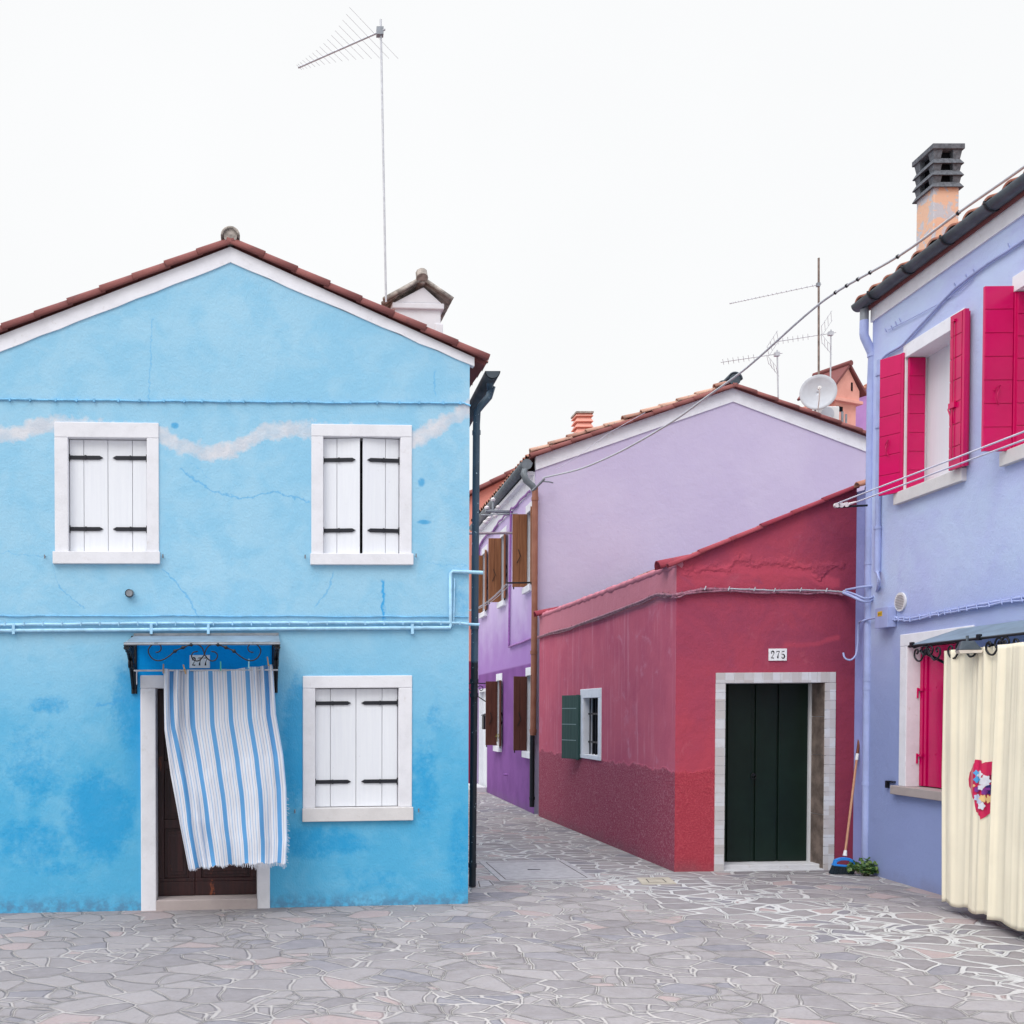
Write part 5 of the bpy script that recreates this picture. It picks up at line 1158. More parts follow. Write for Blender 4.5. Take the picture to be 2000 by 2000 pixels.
for i in range(9):
    m = MB(); u = uG - .33 - i * .62; m.halfpipe(PE.P(u, zG, .108), PE.P(u - .025, zG, .108), .079, .079, (0, 0, -1), 14, .012); m.tube([PE.P(u - .012, zG + .012, .184), PE.P(u - .012, zG - .015, .187)], .011, 6)
    m.build('gutter_strap', M['black_iron'], gut)
YQ = PE.P(uF, 0, .07).y + .02
def Aq(x, y, Y=None): return at(x, y, Y or YQ)
m = MB(); m.tube([Aq(1688.5, 596), Aq(1688, 632)], .043, 12); m.build('bare_pipe_end', M['zinc'], PV)
m = MB(); m.tube([Aq(1688, 626), Aq(1687.5, 652), Aq(1688.5, 658), Aq(1703, 690), Aq(1704.5, 697), Aq(1702, 760), Aq(1699, 1000), Aq(1695, 1300), Aq(1691.5, 1684)], .044, 16)
for y in (694, 1100, 1328, 1345, 1531): x = 1699 - (y - 1000) * .011 if y > 760 else 1704; m.tube([Aq(x, y - 4), Aq(x, y + 3)], .050, 14)
m.build('downpipe', M['peri_paint'], PV)
m = MB(); uu = PE.u(1716, 900, .03); zc1, zc0 = PE.z(1718, 703, .03), PE.z(1715, 1117, .03)
m.tube([PE.P(uu, zc1, .03), PE.P(uu, zc0 + .45, .03)], .028, 10); m.tube([PE.P(uu, zc0 + .47, .03), PE.P(uu, zc0, .03)], .033, 10)
for z_ in (zc1 - .15, zc0 + .46, zc0 + 1.5): m.tube([PE.P(uu, z_ - .015, .03), PE.P(uu, z_ + .015, .03)], .038, 10)
m.build('cable_duct', M['peri_paint'], PV)
# chimney
CYp = 10.62; k0 = at(1823.5, 400, CYp); k1 = at(1873, 400, CYp); x0, x1 = k0.x, k1.x; y1 = CYp + .30; zt0 = at(1850, 362, CYp).z; ztop = at(1850, 283, CYp).z
m = MB(); m.wbox(x0, x1, CYp, y1, zW - .1, zt0); ch = m.build('chimney', M['peel'], rf, .01)
m = MB(); nT = 3; hT = (ztop - .05 - zt0) / nT
for i in range(nT):
    za0 = zt0 - .03 + i * hT; zb0 = za0 + hT * .55; ex = .035; 
    # flared ring made of four sloping slabs
    for q in range(4):
        o_ = [(x0 - ex, CYp - ex), (x1 + ex, CYp - ex), (x1 + ex, y1 + ex), (x0 - ex, y1 + ex)]; ii = [(x0 + .0, CYp + .0), (x1 - .0, CYp + .0), (x1 - .0, y1 - .0), (x0 + .0, y1 - .0)]; i2 = [(x0 + .03, CYp + .03), (x1 - .03, CYp + .03), (x1 - .03, y1 - .03), (x0 + .03, y1 - .03)]
        a, b = q, (q + 1) % 4
        m.hexa([(*o_[a], za0), (*o_[b], za0), (*i2[b], za0 + .02), (*i2[a], za0 + .02), (*ii[a], zb0), (*ii[b], zb0), (*i2[b], zb0), (*i2[a], zb0)])
    for (cx_, cy_) in ((x0 + .03, CYp + .03), (x1 - .03, CYp + .03), (x1 - .03, y1 - .03), (x0 + .03, y1 - .03)):
        m.hexa([(cx_ - .035, cy_ - .035, zb0 - .01), (cx_ + .035, cy_ - .035, zb0 - .01), (cx_ + .035, cy_ + .035, zb0 - .01), (cx_ - .035, cy_ + .035, zb0 - .01), (cx_ - .05, cy_ - .05, za0 + hT + .03), (cx_ + .05, cy_ - .05, za0 + hT + .03), (cx_ + .05, cy_ + .05, za0 + hT + .03), (cx_ - .05, cy_ + .05, za0 + hT + .03)])
m.wbox(x0 - .035, x1 + .035, CYp - .035, y1 + .035, ztop - .055, ztop); m.build('cap', M['concrete_cap'], ch, .006)
m = MB(); m.wbox(x0 + .04, x1 - .04, CYp + .04, y1 - .04, zt0 - .1, ztop - .06); m.build('flue', M['dark_inside'], ch)
# upper windows
def leaf_boards(fr, u0, u1, z0, z1, w0, w1, nb, name, parent, grooved=True):
    m = MB(); s = 1 if w1 > w0 else -1; h = (z1 - z0) / nb
    m.box(fr, u0, u1, z0, z1, w0, w1 - .006 * s)
    for i in range(nb): m.box(fr, u0 + .002, u1 - .002, z0 + i * h + (.004 if i else 0), z0 + (i + 1) * h - .004, w1 - .006 * s, w1)
    return m.build(name, M['magenta'], parent, .002)
zsb = PE.z(1765, 961) + .0; zst = PE.z(1765, 692)
for k, (a, b, c, d) in enumerate(wins):
    if k == 1: d = b - .006
    f = surround(PE, (a, b, zs1, zft), (c, d, zs1, zot), -.22, .012).build('window', M['white_band'], PV, .005)
    m = MB(); m.box(PE, a - .05, b + .08, zl0, zs1, -.22, .05); m.build('sill', M['stone_sill'], f, .005)
    m = MB(); m.box(PE, c, d, zs1, zot, -.218, -.205); um_ = (c + d) / 2; m.box(PE, um_ - .03, um_ + .03, zs1, zot, -.205, -.185); m.box(PE, c, c + .05, zs1, zot, -.205, -.185); m.build('casement', M['white_shutter'], f)
    # leaf folded into the far reveal (faces the street)
    lf = Fr(PE.P(d - .012, 0, 0).xy, (1, 0), (0, -1)); leaf_boards(lf, .008, .172, zs1 + .01, zot - .005, -.0, .028, 7, 'shutter', f)
    # outer leaf on the far side
    if k == 0:
        hp = PE.P(b - .005, 0, .02); e_ = at(1722.5, 830, hp.y + .17); dv = (e_.x - hp.x, .17)
    else:
        hp = PE.P(b + .0, 0, .01); dv = (-1, .03)
    lf2 = Fr(hp.xy, dv, (-.3, -1)); L2 = .215 if k == 0 else .235
    s2 = leaf_boards(lf2, .0, L2, zsb, zst, -.01, .022, 7, 'shutter', f)
    m = MB(); m.box(lf2, -.028, -.003, zsb, zst, -.01, .03); m.build('edge_stile', M['magenta'], s2, .003)
    m = MB(); zz_ = zsb + .42; uu_ = L2 * .55; m.tube([lf2.P(uu_ + .03, zz_ + .08, .03), lf2.P(uu_ - .01, zz_ + .12, .045), lf2.P(uu_ + .02, zz_ + .02, .05), lf2.P(uu_ - .01, zz_ - .04, .035)], .005, 5); m.build('latch_hook', M['magenta'], s2)
    # folded pair at the near jamb
    hp = PE.P(a - .10, 0, .03); lf3 = Fr(hp.xy, (PE.d.x - .06, PE.d.y), (-1, 0)); L3 = (PE.u(1858, 780, .08) - (wins[0][0] - .10)) / .95
    s3 = leaf_boards(lf3, .0, L3 * .95, zsb, zst + .02, .03, .062, 7, 'shutter', f)
    m = MB(); m.box(lf3, -.01, L3 * .9, zsb + .01, zst + .01, -.01, .024); m.box(lf3, -.035, -.004, zsb, zst + .02, .02, .06); m.build('inner_leaf', M['magenta'], s3, .003)
    m = MB(); m.tube([lf3.P(.10, zsb + .08, .075), lf3.P(.10, zst - .02, .075)], .006, 6); m.box(lf3, .08, .12, zst - .05, zst - .03, .062, .08); m.box(lf3, .06, .14, zsb + .55, zsb + .60, .062, .085)
    m.tube([lf3.P(L3 * .80, zsb + .60, .066), lf3.P(L3 * .88, zsb + .55, .08), lf3.P(L3 * .78, zsb + .50, .075), lf3.P(L3 * .66, zsb + .42, .068)], .006, 5); m.build('espagnolette', M['magenta'], s3)
# lower window
f = surround(PE, (lo0, lo1, zls, zlt), (lop0, lop1, zls, zli), -.22, .015).build('window', M['white_band'], PV, .006)
m = MB(); m.box(PE, lo0 - .05, lo1 + .08, zlb, zls, -.22, .055); m.build('sill', M['threshold'], f, .006)
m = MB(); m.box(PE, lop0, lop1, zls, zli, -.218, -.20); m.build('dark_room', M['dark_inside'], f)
m = MB(); m.box(PE, lop1 - .055, lop1 - .005, zls + .01, zli - .01, -.19, -.115); m.box(PE, lop1 - .10, lop1 - .06, zls + .01, zli - .01, -.19, -.125); s4 = m.build('shutter', M['magenta'], f, .004)
m = MB(); m.box(PE, lop0 + .02, lop1 - .105, zls + .01, zli - .01, -.19, -.14); s5 = m.build('shutter', M['magenta'], f, .004)
m = MB()
for z_ in (zls + .30, zls + .95): m.box(PE, lop1 - .07, lop1 + .0, z_, z_ + .025, -.113, -.10); m.tube([PE.P(lop1 - .004, z_ - .07, -.095), PE.P(lop1 - .004, z_ + .03, -.095)], .010, 6)
m.build('hinge', M['magenta'], s4)
m = MB()
for z_ in (zls + .33, zls + .98):
    for i in range(3): p = PE.P(lop1 - .24 - i * .09, z_, -.139); m.tube([p, p + Vector((-.004, 0, 0))], .008, 6)
m.build('rivets', M['magenta'], s5)
m = MB(); m.box(PE, PE.u(1750, 1528), PE.u(1737, 1528), PE.z(1742, 1528), PE.z(1742, 1525), .001, .03); m.box(PE, PE.u(1738, 1528), PE.u(1735, 1528), PE.z(1737, 1539), PE.z(1737, 1525), .001, .034); m.build('shutter_stay', M['black_iron'], PV)
# street door, behind the cream curtain
f = surround(PE, (dpu1 - .95, dpu1, 0, 2.05), (dpu1 - .85, dpu1 - .1, 0, 1.95), -.2, .012).build('door', M['white_band'], PV, .005)
m = MB(); m.box(PE, dpu1 - .85, dpu1 - .1, 0, 1.95, -.18, -.14); m.build('door_leaf', M['magenta'], f)
# junction box, vent, cables on the wall
ju0, ju1 = PE.u(1734, 1206, .09), PE.u(1710, 1206, .09); jz0, jz1 = PE.z(1722, 1226, .09), PE.z(1722, 1187, .09)
m = MB(); m.box(PE, ju0, ju1, jz0, jz1, .002, .085); m.box(PE, ju0 - .003, ju1 + .003, jz0 - .003, jz1 + .003, .086, .095); jb = m.build('junction_box', M['peri_paint'], PV, .006)
m = MB(); m.box(PE, (ju0 + ju1) / 2 - .02, (ju0 + ju1) / 2 + .065, jz1 - .085, jz1 - .035, .0955, .097); st_ = m.build('sticker', plain('yellow_sticker', (0.80, 0.50, 0.04, 1), .5), jb)
m = MB()
for i in range(3):
    uc = (ju0 + ju1) / 2 - .005 + i * .025
    m.tube([PE.P(uc - .008, jz1 - .05, .098), PE.P(uc + .008, jz1 - .058, .098), PE.P(uc - .006, jz1 - .066, .098), PE.P(uc + .008, jz1 - .074, .098)], .0022, 4)
m.build('warning_marks', M['ink'], jb)
uc, zc = PE.uz(1761, 1175.6); m = MB(); nn = PE.n.to_3d(); c = PE.P(uc, zc, .002); m.disc(c, nn, .095, .018, 28); vt = m.build('vent', M['plastic_white'], PV, .004)
m = MB()
for i in range(9):
    z_ = -.064 + i * .016; hw = math.sqrt(max(.0, .075 ** 2 - z_ ** 2)); m.box(PE, uc - hw, uc + hw, zc + z_ - .004, zc + z_ + .003, .0205, .024)
m.build('louvres', plain('louvre_grey', (.36, .34, .34, 1)), vt)
m = MB(); pts = [PE.Q(x, y, .02) for x, y in ((1744, 1203), (1752, 1207), (1780, 1208), (1830, 1197), (1860, 1191), (1900, 1184), (1960, 1173), (2010, 1165), (2060, 1156))]; m.tube(wob(pts, .004, 4, 9), .014, 6)
m.tube([p + Vector((-.01, 0, -.022)) for p in wob(pts, .006, 4, 10)], .010, 6)
for i in range(20): k = int(i / 20 * 8); p = pts[k].lerp(pts[k + 1], i / 20 * 8 - k); m.tube([p + Vector((-.018, -.01, -.035)), p + Vector((-.018, .01, .02))], .006, 5)
m.build('cable', M['peri_paint'], PV)
m = MB(); pts = [PE.Q(x, y, .02) for x, y in ((1724, 700), (1735, 690), (1761, 675), (1775, 660), (1810, 622), (1845, 584), (1868, 561), (1900, 536), (1930, 514), (1960, 495), (2000, 469), (2050, 440))]; m.tube(crv(pts, 3), .013, 6)
m.tube([PE.Q(x, y, .015) for x, y in ((1735, 644), (1770, 627), (1840, 590), (1868, 573), (1900, 545))], .004, 5)
for (x, y) in ((1732, 645), (1744, 640), (1752, 632), (1760, 625), (1868, 557), (1890, 540), (1905, 530), (1973, 480)): p = PE.Q(x, y, .02); m.tube([p + Vector((0, 0, -.02)), p + Vector((-.02, 0, .02))], .006, 5)
m.build('cable', M['peri_paint'], PV)
m = MB(); m.tube(crv([PE.P(uu, zc0 + .03, .03), PE.Q(1716, 1140, .06), Aq(1711, 1160, YQ - .08), Aq(1700, 1173, YQ - .09), Aq(1685, 1174, YQ - .08), Aq(1665, 1165, YQ), Aq(1645, 1157, RF.P(uE, 0, .03).y)], 4), .016, 8)
m.tube(crv([PE.P(uu + .02, zc0 + .03, .04), PE.Q(1718, 1135, .07), Aq(1713, 1155, YQ - .1), Aq(1702, 1167, YQ - .1), Aq(1687, 1168, YQ - .1), Aq(1668, 1160, YQ), Aq(1648, 1154, RF.P(uE, 0, .03).y)], 4), .010, 8)
m.tube([Aq(1708, 1144, YQ - .06), Aq(1685, 1146, YQ - .06), Aq(1652, 1152, RF.P(uE, 0, .03).y)], .012, 8)
single(m, 'looping_cables', M['peri_paint'], 'periwinkle painted cables looping from the corner duct to the crimson wall', 'cable')
m = MB(); m.tube(crv([PE.P(ju1, jz0 + .12, .05), Aq(1695, 1210, YQ - .06), Aq(1684, 1213, YQ), Aq(1677, 1220, YQ + .1), Aq(1675, 1260, YQ + .12), Aq(1671, 1280, YQ + .1), Aq(1661, 1289, YQ + .08), Aq(1650, 1285, YQ + .1), Aq(1647, 1275, YQ + .12)], 4), .010, 6)
single(m, 'hooked_cable', M['peri_paint'], 'thin cable from the junction box ending in a hook on the crimson wall', 'cable')
# canopy over the cream curtain
cw = .45; cuA = PE.u(1873, 1228); zr_ = PE.z(1873, 1228); zf_ = PE.z(1778, 1259, cw); cuF = PE.u(1778, 1259, cw); cuN = cuF - 3.4
m = MB(); q = [PE.P(cuN, zr_ + .0, .012), PE.P(cuF, zr_, .012), PE.P(cuF, zf_, cw), PE.P(cuN, zf_, cw)]; m.hexa([p - Vector((0, 0, .008)) for p in q] + q)
can = m.build('door_canopy', M['poly'], PV)
m = MB(); m.tube([PE.P(cuF + .02, zf_ - .015, cw), PE.P(cuN, zf_ - .015, cw)], .012, 6); m.tube([PE.P(cuF - .05, zf_ - .03, cw), PE.P(cuF - .05, zr_ - .03, .01)], .012, 6)
for i in range(4):
    u = cuF - .02 - i * .95; m.tube([PE.P(u - .10, zr_ - .42, .01), PE.P(u - .10, zf_ - .06, cw - .02)], .013, 6); m.box(PE, u - .03, u + .01, zf_ - .03, zf_ + .02, cw - .01, cw + .015)
m.build('bracket', M['black_iron'], can)
m = MB(); L_ = .46
for i in range(6):
    for s in (1, -1):
        uc = cuF - .26 - i * .50; w_ = cw
        P2 = lambda du, dz: PE.P(uc + s * du, zf_ - .02 + dz, w_)
        base = [(-.05, -.055), (-.035, -.035), (-.015, -.05), (-.03, -.085), (-.065, -.085), (-.085, -.045), (-.055, -.01), (-.01, -.02), (.06, -.10), (.10, -.135), (.15, -.13), (.19, -.09), (.185, -.045), (.15, -.03), (.135, -.055), (.155, -.07)]
        m.tube(crv([P2(*b) for b in base], 3), .0085, 5)
m.build('scrollwork', M['black_iron'], can)
c = at(1889, 1268, PE.P(PE.u(1889, 1262, cw + .03), 0, 0).y)
m = MB(); lc = PE.Q(1889, 1263, cw + .06)
lamp = thing('flood_lamp', lc, 'small black flood lamp hanging under the canopy edge by the cream curtain', 'lamp')
m = MB(); x, y, z = lc; m.hexa([(x - .10, y - .05, z - .03), (x + .07, y - .09, z - .03), (x + .09, y + .04, z - .03), (x - .06, y + .06, z - .03), (x - .06, y - .02, z + .045), (x + .03, y - .05, z + .045), (x + .05, y + .04, z + .045), (x - .03, y + .05, z + .045)])
m.tube([Vector((x, y, z + .04)), Vector((x, y, z + .09))], .012, 6); m.build('housing', M['gutter'], lamp, .006)
m = MB(); m.hexa([(x - .095, y - .055, z - .055), (x + .06, y - .095, z - .055), (x + .08, y + .03, z - .055), (x - .055, y + .055, z - .055), (x - .10, y - .052, z - .031), (x + .072, y - .092, z - .031), (x + .092, y + .042, z - .031), (x - .062, y + .062, z - .031)]); m.build('lens', plain('lamp_glass', (.62, .55, .48, 1), .2, .6), lamp)
# cream curtain (two overlapping panels)
def cloth(name, c):
    n = NT(name, .85, .15); n.col(n.mix(n.ss(n.noise(3, 4), .3, .7), c, tuple(x * .94 for x in c[:3]) + (1,))); n.bump(n.noise(350, 2), .12, .001); n.bump(n.noise(3, 4, stretch=(1, 1, .4)), .3, .03)
    tr = n.t.nodes.new('ShaderNodeBsdfTranslucent'); tr.inputs[0].default_value = c; ms = n.t.nodes.new('ShaderNodeMixShader'); ms.inputs[0].default_value = .15
    out = n.t.nodes['Material Output']; n.L(n.b.outputs[0], ms.inputs[1]); n.L(tr.outputs[0], ms.inputs[2]); n.L(ms.outputs[0], out.inputs[0]); return n.m
M['cream'] = cloth('cream_cloth', (0.97, 0.89, 0.71, 1))
cwp = cw - .02
qA = PE.u(1844.5, 1269, cwp); qB = PE.u(1942, 1500, cwp + .085); ztc = PE.z(1990, 1258, cwp + .06); zbc = 0.10
def fold1(u, z):
    t = (ztc - z) / (ztc - zbc); x = (qA - u)
    a = .042 * noise.noise(Vector((x * 7, t * .7, 1.3))) + .024 * noise.noise(Vector((x * 17, t * 1.0, 7.1))) * (1.2 - .5 * t) + .005 * noise.noise(Vector((x * 45, t * 2, 3.7))) * max(0, 1 - 1.2 * t)
    return cwp + a * min(1, .35 + x * 6) + .02 * t
def fold2(u, z):
    t = (ztc - z) / (ztc - zbc); x = (qB + .02 - u)
    a = .045 * noise.noise(Vector((x * 6, t * .6, 11.3))) + .014 * noise.noise(Vector((x * 15, t * 1.0, 5.1))) + .003 * noise.noise(Vector((x * 55, t * 2, 9.7))) * (1 - .5 * t)
    return cwp + .07 + a + .03 * t
CT = thing('door_curtain', PE.P(qA, 0, cwp), 'long pale yellow curtain with a flowered red heart hanging below the right canopy', 'curtain')
def panel(u0, u1, fold, name, drop):
    nu = int(abs(u1 - u0) / .007); nv = 60; vs = []
    for j in range(nv + 1):
        for i in range(nu + 1):
            x = abs(u0 - u0) ; u = u0 + (u1 - u0) * i / nu; t = j / nv; z = ztc + .01 + (zbc + drop(u) - ztc) * t
            uu2 = u + .06 * max(0, t - .5) * (1 if name == 'left_panel' and i < nu * .2 else 0) * -1 * (1 - i / max(1, nu * .2)) + (0.012 * (t) if name == 'right_panel' and i < 4 else 0)
            vs.append(PE.P(uu2, z, fold(u, z)))
    m = MB(); m.add(vs, [(j * (nu + 1) + i, j * (nu + 1) + i + 1, (j + 1) * (nu + 1) + i + 1, (j + 1) * (nu + 1) + i) for j in range(nv) for i in range(nu)], True)
    o = m.build(name, M['cream'], CT); s = o.modifiers.new('s', 'SOLIDIFY'); s.thickness = .003; return o
lp = panel(qA, qB - .25, fold1, 'left_panel', lambda u: .012 * math.sin((qA - u) * 22))
rp = panel(qB + .012, qB - 1.9, fold2, 'right_panel', lambda u: .0 + .012 * math.sin((qB - u) * 15))
def puz(x, y):
    w_ = cwp
    for _ in range(8): u, z = PE.uz(x, y, w_); w_ = w_ * .5 + .5 * fold1(u, z)
    return PE.uz(x, y, w_)
def decal(px, off, name, mat, parent, step=.012):
    pts = [puz(x, y) for x, y in px]; bm = bmesh.new(); f = bm.faces.new([bm.verts.new((u, z, 0)) for u, z in pts]); bmesh.ops.triangulate(bm, faces=bm.faces[:])
    for ax_, no in ((0, (1, 0, 0)), (1, (0, 1, 0))):
        lo = min(p[ax_] for p in pts); hi = max(p[ax_] for p in pts); k = lo + step
        while k < hi:
            co = [0, 0, 0]; co[ax_] = k; bmesh.ops.bisect_plane(bm, geom=bm.verts[:] + bm.edges[:] + bm.faces[:], plane_co=co, plane_no=no); k += step
    idx = {v: i for i, v in enumerate(bm.verts)}; m = MB(); m.add([PE.P(v.co.x, v.co.y, fold1(v.co.x, v.co.y) + off) for v in bm.verts], [tuple(idx[v] for v in f.verts) for f in bm.faces], True); bm.free()
    return m.build(name, mat, parent)
hz = lambda X, Y: (1860 + X / 9.66, 1450 + Y / 9.66)
satin = plain('satin_red', (0.62, 0.012, 0.085, 1), .28, .6, .1, 6)
heart_px = [hz(*p) for p in ((440, 325), (565, 340), (570, 400), (640, 372), (800, 358), (870, 362), (875, 600), (878, 900), (878, 1180), (800, 1300), (660, 1385), (540, 1455), (530, 1390), (465, 1310), (440, 1200), (425, 1080), (375, 960), (330, 830), (320, 690), (345, 560), (400, 450), (430, 390))]
hp_ = decal(heart_px, .006, 'heart_applique', satin, lp)
FC = {'w': plain('petal_white', (.72, .72, .78, 1)), 'b': plain('petal_blue', (.10, .36, .68, 1)), 'p': plain('petal_purple', (.22, .04, .26, 1)), 'n': plain('petal_navy', (.03, .02, .14, 1)), 'y': plain('petal_yellow', (.78, .52, .22, 1)), 'g': plain('petal_pale', (.50, .54, .70, 1)), 'c': plain('petal_crimson', (.16, .0, .03, 1))}
def blobpx(cx, cy, r, k, n=16, lob=5, dep=.25, off=.009):
    decal([hz(cx + r * (1 + dep * math.cos(lob * 2 * math.pi * i / n / 1.0)) * math.cos(2 * math.pi * i / n), cy + r * (1 + dep * math.cos(lob * 2 * math.pi * i / n)) * math.sin(2 * math.pi * i / n)) for i in range(n)], off, 'flower', FC[k], lp, .02)
for j, a in enumerate(((755, 690, 75, 'c', 20, 7, .15), (640, 730, 105, 'w', 28, 7, .22), (530, 600, 60, 'w', 20, 5, .25), (475, 575, 48, 'b', 18, 4, .2), (490, 700, 58, 'b', 18, 4, .2), (740, 890, 95, 'n', 20, 5, .1), (640, 930, 62, 'p', 20, 5, .12), (500, 890, 52, 'p', 20, 5, .12), (580, 850, 50, 'w', 20, 5, .2), (510, 1040, 62, 'g', 20, 5, .2), (620, 1060, 68, 'y', 24, 6, .25), (750, 1070, 72, 'y', 24, 6, .3), (600, 1200, 68, 'w', 20, 5, .2), (560, 1120, 40, 'g', 18, 5, .2), (462, 815, 24, 'y', 12, 3, .2), (720, 880, 40, 'p', 16, 2, .5))):
    blobpx(*a, off=.008 + .0011 * j)

# ================================================================== cables across the sky, washing lines
P3 = [(1062, 935, 17.0), (1067, 932, 17.0), (1128, 917.5, 16.2), (1180, 897, 15.6), (1237, 868.6, 14.9), (1317, 821, 14.0), (1382, 774, 13.3), (1460, 717, 12.6), (1573, 616, 11.7), (1640, 566, 11.2), (1760, 497, 10.3), (1874, 414, 9.5), (2000, 326, 8.75), (2150, 215, 8.0)]
pts = [at(*p) for p in P3]; m = MB(); m.tube(crv(pts, 5), .0135, 8); tp = crv(pts, 5)
cab = single(m, 'aerial_cable', M['grey_cable'], 'thick grey cable sagging from the lilac house corner up over the periwinkle roof', 'cable')
m = MB()
def proj_x(p):
    q = p - C0; return PX + F * q.x / (q.y * cp - q.z * sp_)
for x in (1632, 1654, 1676, 1700, 1754, 1872):
    k = min(range(1, len(tp)), key=lambda i: abs(proj_x(tp[i]) - x)); a, b = tp[k - 1], tp[k]; t = (x - proj_x(a)) / (proj_x(b) - proj_x(a)); c = a.lerp(b, t); d = (b - a).normalized()
    m = MB(); m.tube([c - d * .012, c + d * .012], .019, 10); m.tube([c + Vector((0, 0, -.024)), c + Vector((0, 0, -.012))], .008, 6); m.build('cable_clip', M['hinge_iron'], cab)
m = MB(); m.tube([at(1040, 958, 17.25), at(1052, 947, 17.2), at(1063, 936, 17.05)], .02, 6); m.tube([at(1058, 940, 17.1), at(1072, 941, 17.2), at(1080, 943, 17.3)], .012, 6); m.build('anchor', M['zinc'], cab)
m = MB(); m.tube([at(*p) for p in ((1085, 918, 16.9), (1130, 890, 16.6), (1190, 845, 16.2), (1260, 806, 15.5))], .004, 4); single(m, 'thin_wire', M['pale_cord'], 'very thin pale wire in front of the white band of the lilac gable', 'wire')
YL = 10.75; bq = at(1636, 988, YL); m = MB()
pu = thing('line_bracket', at(1690, 988, YL), 'black washing line bracket with white pulleys in front of the crimson shed top', 'bracket')
m.tube([at(1634, 990.5, YL), at(1694, 987, YL)], .012, 6); m.build('arm', M['black_iron'], pu)
for (x, y) in ((1634, 987), (1642, 987), (1652, 986)):
    m = MB(); c = at(x, y, YL); m.tube([c + Vector((0, -.02, 0)), c + Vector((0, .02, 0))], .026, 12); m.build('pulley', M['porcelain'], pu)
m = MB(); m.tube([at(1654, 986, YL), at(1672, 980, YL)], .014, 6, rs=[.018, .008]); m.build('turnbuckle', M['porcelain'], pu)
for (x, y, x2, y2, lab) in ((1636, 983, 2000, 843, 'upper white washing line crossing in front of the magenta shutters'), (1672, 981, 2000, 859, 'lower white washing line crossing in front of the magenta shutters')):
    a = at(x, y, YL); b = at(2000, y2, 8.0); c = a + (b - a) * 1.9; m = MB(); m.tube([a, b, c], .0075, 6); single(m, 'washing_line', M['pale_cord'], lab, 'washing line')

# ================================================================== broom and weed
gb = ground(1645, 1708); YB = gb.y
top = at(1679, 1437, RF.P(uE, 0, .03).y - .01); bot = at(1650.5, 1668, YB + .03)
YB = YB
br = thing('broom', gb, 'broom with wooden handle and blue head leaning against the corner by the green door', 'broom')
m = MB(); m.tube([bot, bot.lerp(top, .80)], .0125, 10); m.build('handle', wood('broom_handle', (0.42, 0.20, 0.12, 1), (0.56, 0.30, 0.19, 1), .5, st=(60, 60, 3)), br)
m = MB(); m.tube([bot.lerp(top, .80), top], .0135, 10, rs=[.013, .016]); m.build('grip', wood('broom_grip', (0.12, 0.03, 0.015, 1), (0.19, 0.055, 0.025, 1), .35), br)
m = MB(); m.tube([bot.lerp(top, .79), bot.lerp(top, .845)], .0165, 10); m.build('paper_label', M['plastic_white'], br)
m = MB(); m.tube([bot - (top - bot) * .015, bot.lerp(top, .03)], .018, 10, rs=[.022, .016]); m.build('socket', M['plastic_white'], br)
hb = MB(); KF = Fr((gb.x, YB + .03), (1, .0), (0, -1))
arc_ = [KF.uz(x, y) for x, y in ((1627, 1688), (1630, 1679), (1640, 1675.5), (1650, 1674), (1660, 1676), (1668, 1682), (1671, 1690))]
inn = [KF.uz(x, y) for x, y in ((1632, 1687.5), (1634, 1683), (1641, 1680.5), (1650, 1680), (1658, 1681.5), (1664, 1685), (1666, 1690))]
for i in range(6): hb.prism(KF, [arc_[i], arc_[i + 1], inn[i + 1], inn[i]], -.022, .022)
b0 = KF.uz(1626.5, 1687); b1 = KF.uz(1671, 1691); hb.prism(KF, [b0, b1, (b1[0], b1[1] - .02), (b0[0], b0[1] - .02)], -.028, .028); hb.build('head', plain('blue_plastic', (0.03, 0.25, 0.75, 1), .3, .5), br, .004)
m = MB(); rnd = random.Random(2)
for i in range(420):
    s = rnd.random(); dpt = rnd.uniform(-.024, .024); t0 = KF.P(b0[0] + (b1[0] - b0[0]) * s, b0[1] - .015 + (b1[1] - b0[1]) * s, dpt); e = ground(1617 + 55 * s, 1706 + 3 * s); e = Vector((e.x, YB + .03 - dpt * 1.6, gz(e.x) + .002 + rnd.random() * .006)); m.tube([t0, t0.lerp(e, .5) + Vector((rnd.uniform(-.004, .004), 0, 0)), e], .0035, 4)
m.build('bristles', plain('black_bristle', (.012, .022, .035, 1), .5), br)
wc = ground(1697, 1712); WDc = Vector((wc.x, wc.y + .05, gz(wc.x))); rnd = random.Random(8)
wd = thing('weed', WDc, 'leafy green weed growing at the foot of the periwinkle downpipe', 'plant')
lv = [MB(), MB()]; st = MB()
for i in range(230):
    an = rnd.uniform(0, 2 * math.pi); rr_ = .17 * math.sqrt(rnd.random()); h = .01 + (.17 - .5 * rr_) * rnd.random() ** .7 + .02; p = WDc + Vector((rr_ * math.cos(an) * 1.15 + .0, -abs(rr_ * math.sin(an)) * .55 + .02, h))
    if p.x > PE.P(0, 0, .0).x - .0: continue
    s = rnd.uniform(.014, .026); nrm = Vector((rnd.gauss(0, .5), rnd.gauss(-.5, .4), rnd.gauss(.6, .4))).normalized(); a = nrm.cross(Vector((rnd.uniform(-1, 1), rnd.uniform(-1, 1), rnd.uniform(-1, 1)))).normalized(); b = nrm.cross(a)
    pts = [p + a * s * math.cos(q) * (1.0 if q else 1.25) + b * s * math.sin(q) + nrm * .004 * math.cos(2 * q) for q in [k * math.pi / 3 for k in range(6)]]
    lv[0 if rnd.random() < .55 else 1].add(pts + [p - nrm * .003], [(k, (k + 1) % 6, 6) for k in range(6)])
    if i % 6 == 0: st.tube([WDc + Vector((rnd.uniform(-.03, .03), 0, 0)), p], .0025, 4)
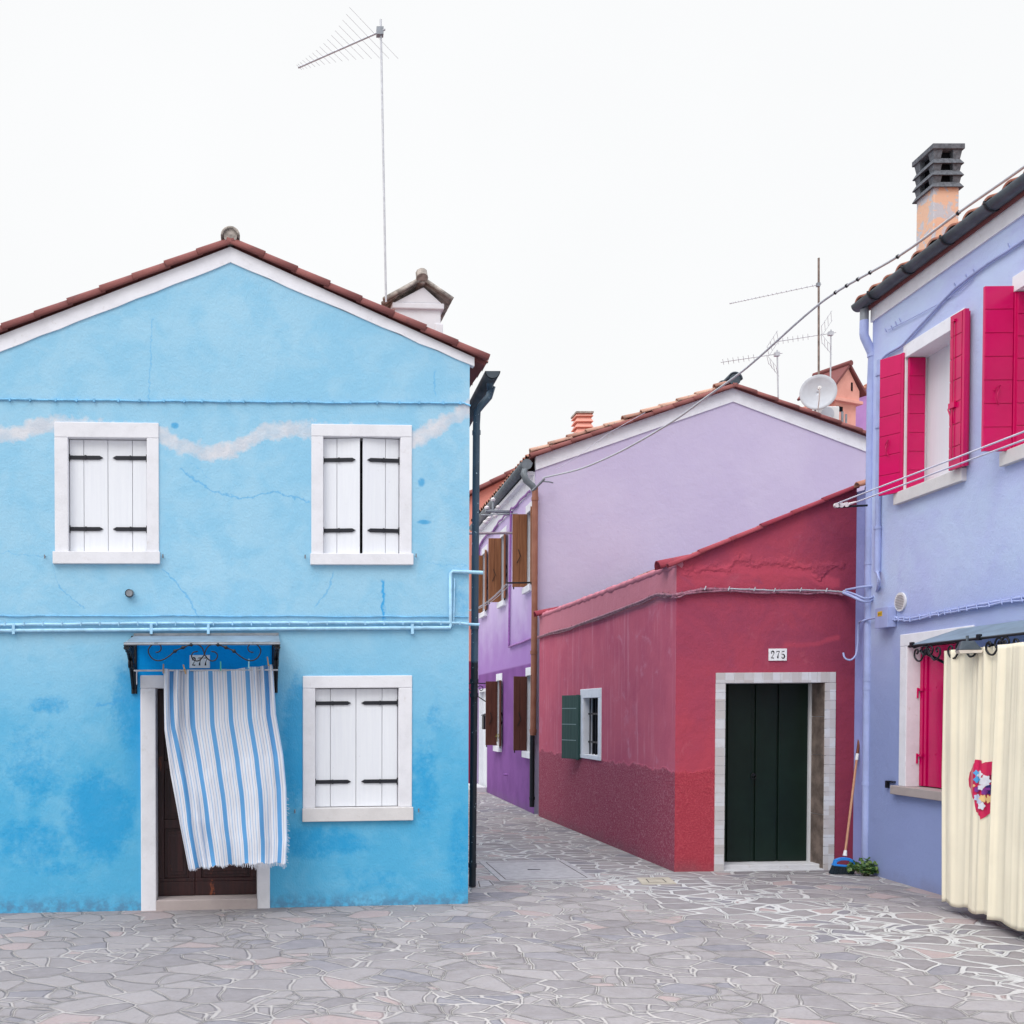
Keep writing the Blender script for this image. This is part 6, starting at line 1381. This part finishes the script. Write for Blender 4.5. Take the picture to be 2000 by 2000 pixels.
lv[0].build('leaves', plain('weed_leaf', (0.035, 0.095, 0.025, 1), .5, .4, .3, 40), wd); lv[1].build('young_leaves', plain('weed_leaf_light', (0.12, 0.19, 0.05, 1), .5, .4, .3, 40), wd); st.build('stems', plain('weed_stem', (.09, .10, .03, 1)), wd)

# ================================================================== covers set in the paving
def cover(px, name, label, mat, lift=.006, inner=None):
    P_ = [ground(x, y) for x, y in px]; c = sum(P_, Vector((0, 0, 0))) / 4; t = thing(name, c, label, 'manhole cover'); m = MB()
    m.hexa([Vector((p.x, p.y, gz(p.x) - .05)) for p in P_] + [Vector((p.x, p.y, gz(p.x) + lift)) for p in P_]); m.build('frame', mat, t)
    q = [c.lerp(p, inner or .86) for p in P_]; m = MB()
    for i in range(4):
        a, b = q[i], q[(i + 1) % 4]; d = (b - a).normalized(); n_ = Vector((-d.y, d.x, 0)) * .006
        m.hexa([Vector((p.x, p.y, gz(p.x) + lift - .001)) for p in (a - n_, b - n_, b + n_, a + n_)] + [Vector((p.x, p.y, gz(p.x) + lift + .0008)) for p in (a - n_, b - n_, b + n_, a + n_)])
    m.build('joint', plain('joint_dirt', (.10, .09, .085, 1), .9), t); return t, c
slabm = plain('cement_slab', (0.40, 0.385, 0.40, 1), .9, .2, .14, 12, bump=.5, bscale=90)
t, c = cover([(978, 1722), (1165, 1718), (1100, 1680), (935, 1683)], 'inspection_cover', 'large pale cement inspection cover in the paving at the alley mouth', slabm)
m = MB(); m.wbox(c.x - .07, c.x + .07, c.y - .02, c.y + .02, gz(c.x) + .004, gz(c.x) + .009); m.build('lifting_slot', M['ink'], t, .004)
cover([(935, 1736), (968, 1731), (957, 1719), (931, 1721)], 'drain_cover', 'small cement drain cover beside the foot of the blue house downpipe', slabm, .005, .8)
cover([(1254, 1728), (1322, 1727), (1306, 1714), (1243, 1715)], 'drain_cover', 'yellowish stone slab in the paving before the crimson shed corner', plain('yellow_stone', (.44, .40, .33, 1), .9, .2, .15, 10, bump=.4), .005, .5)
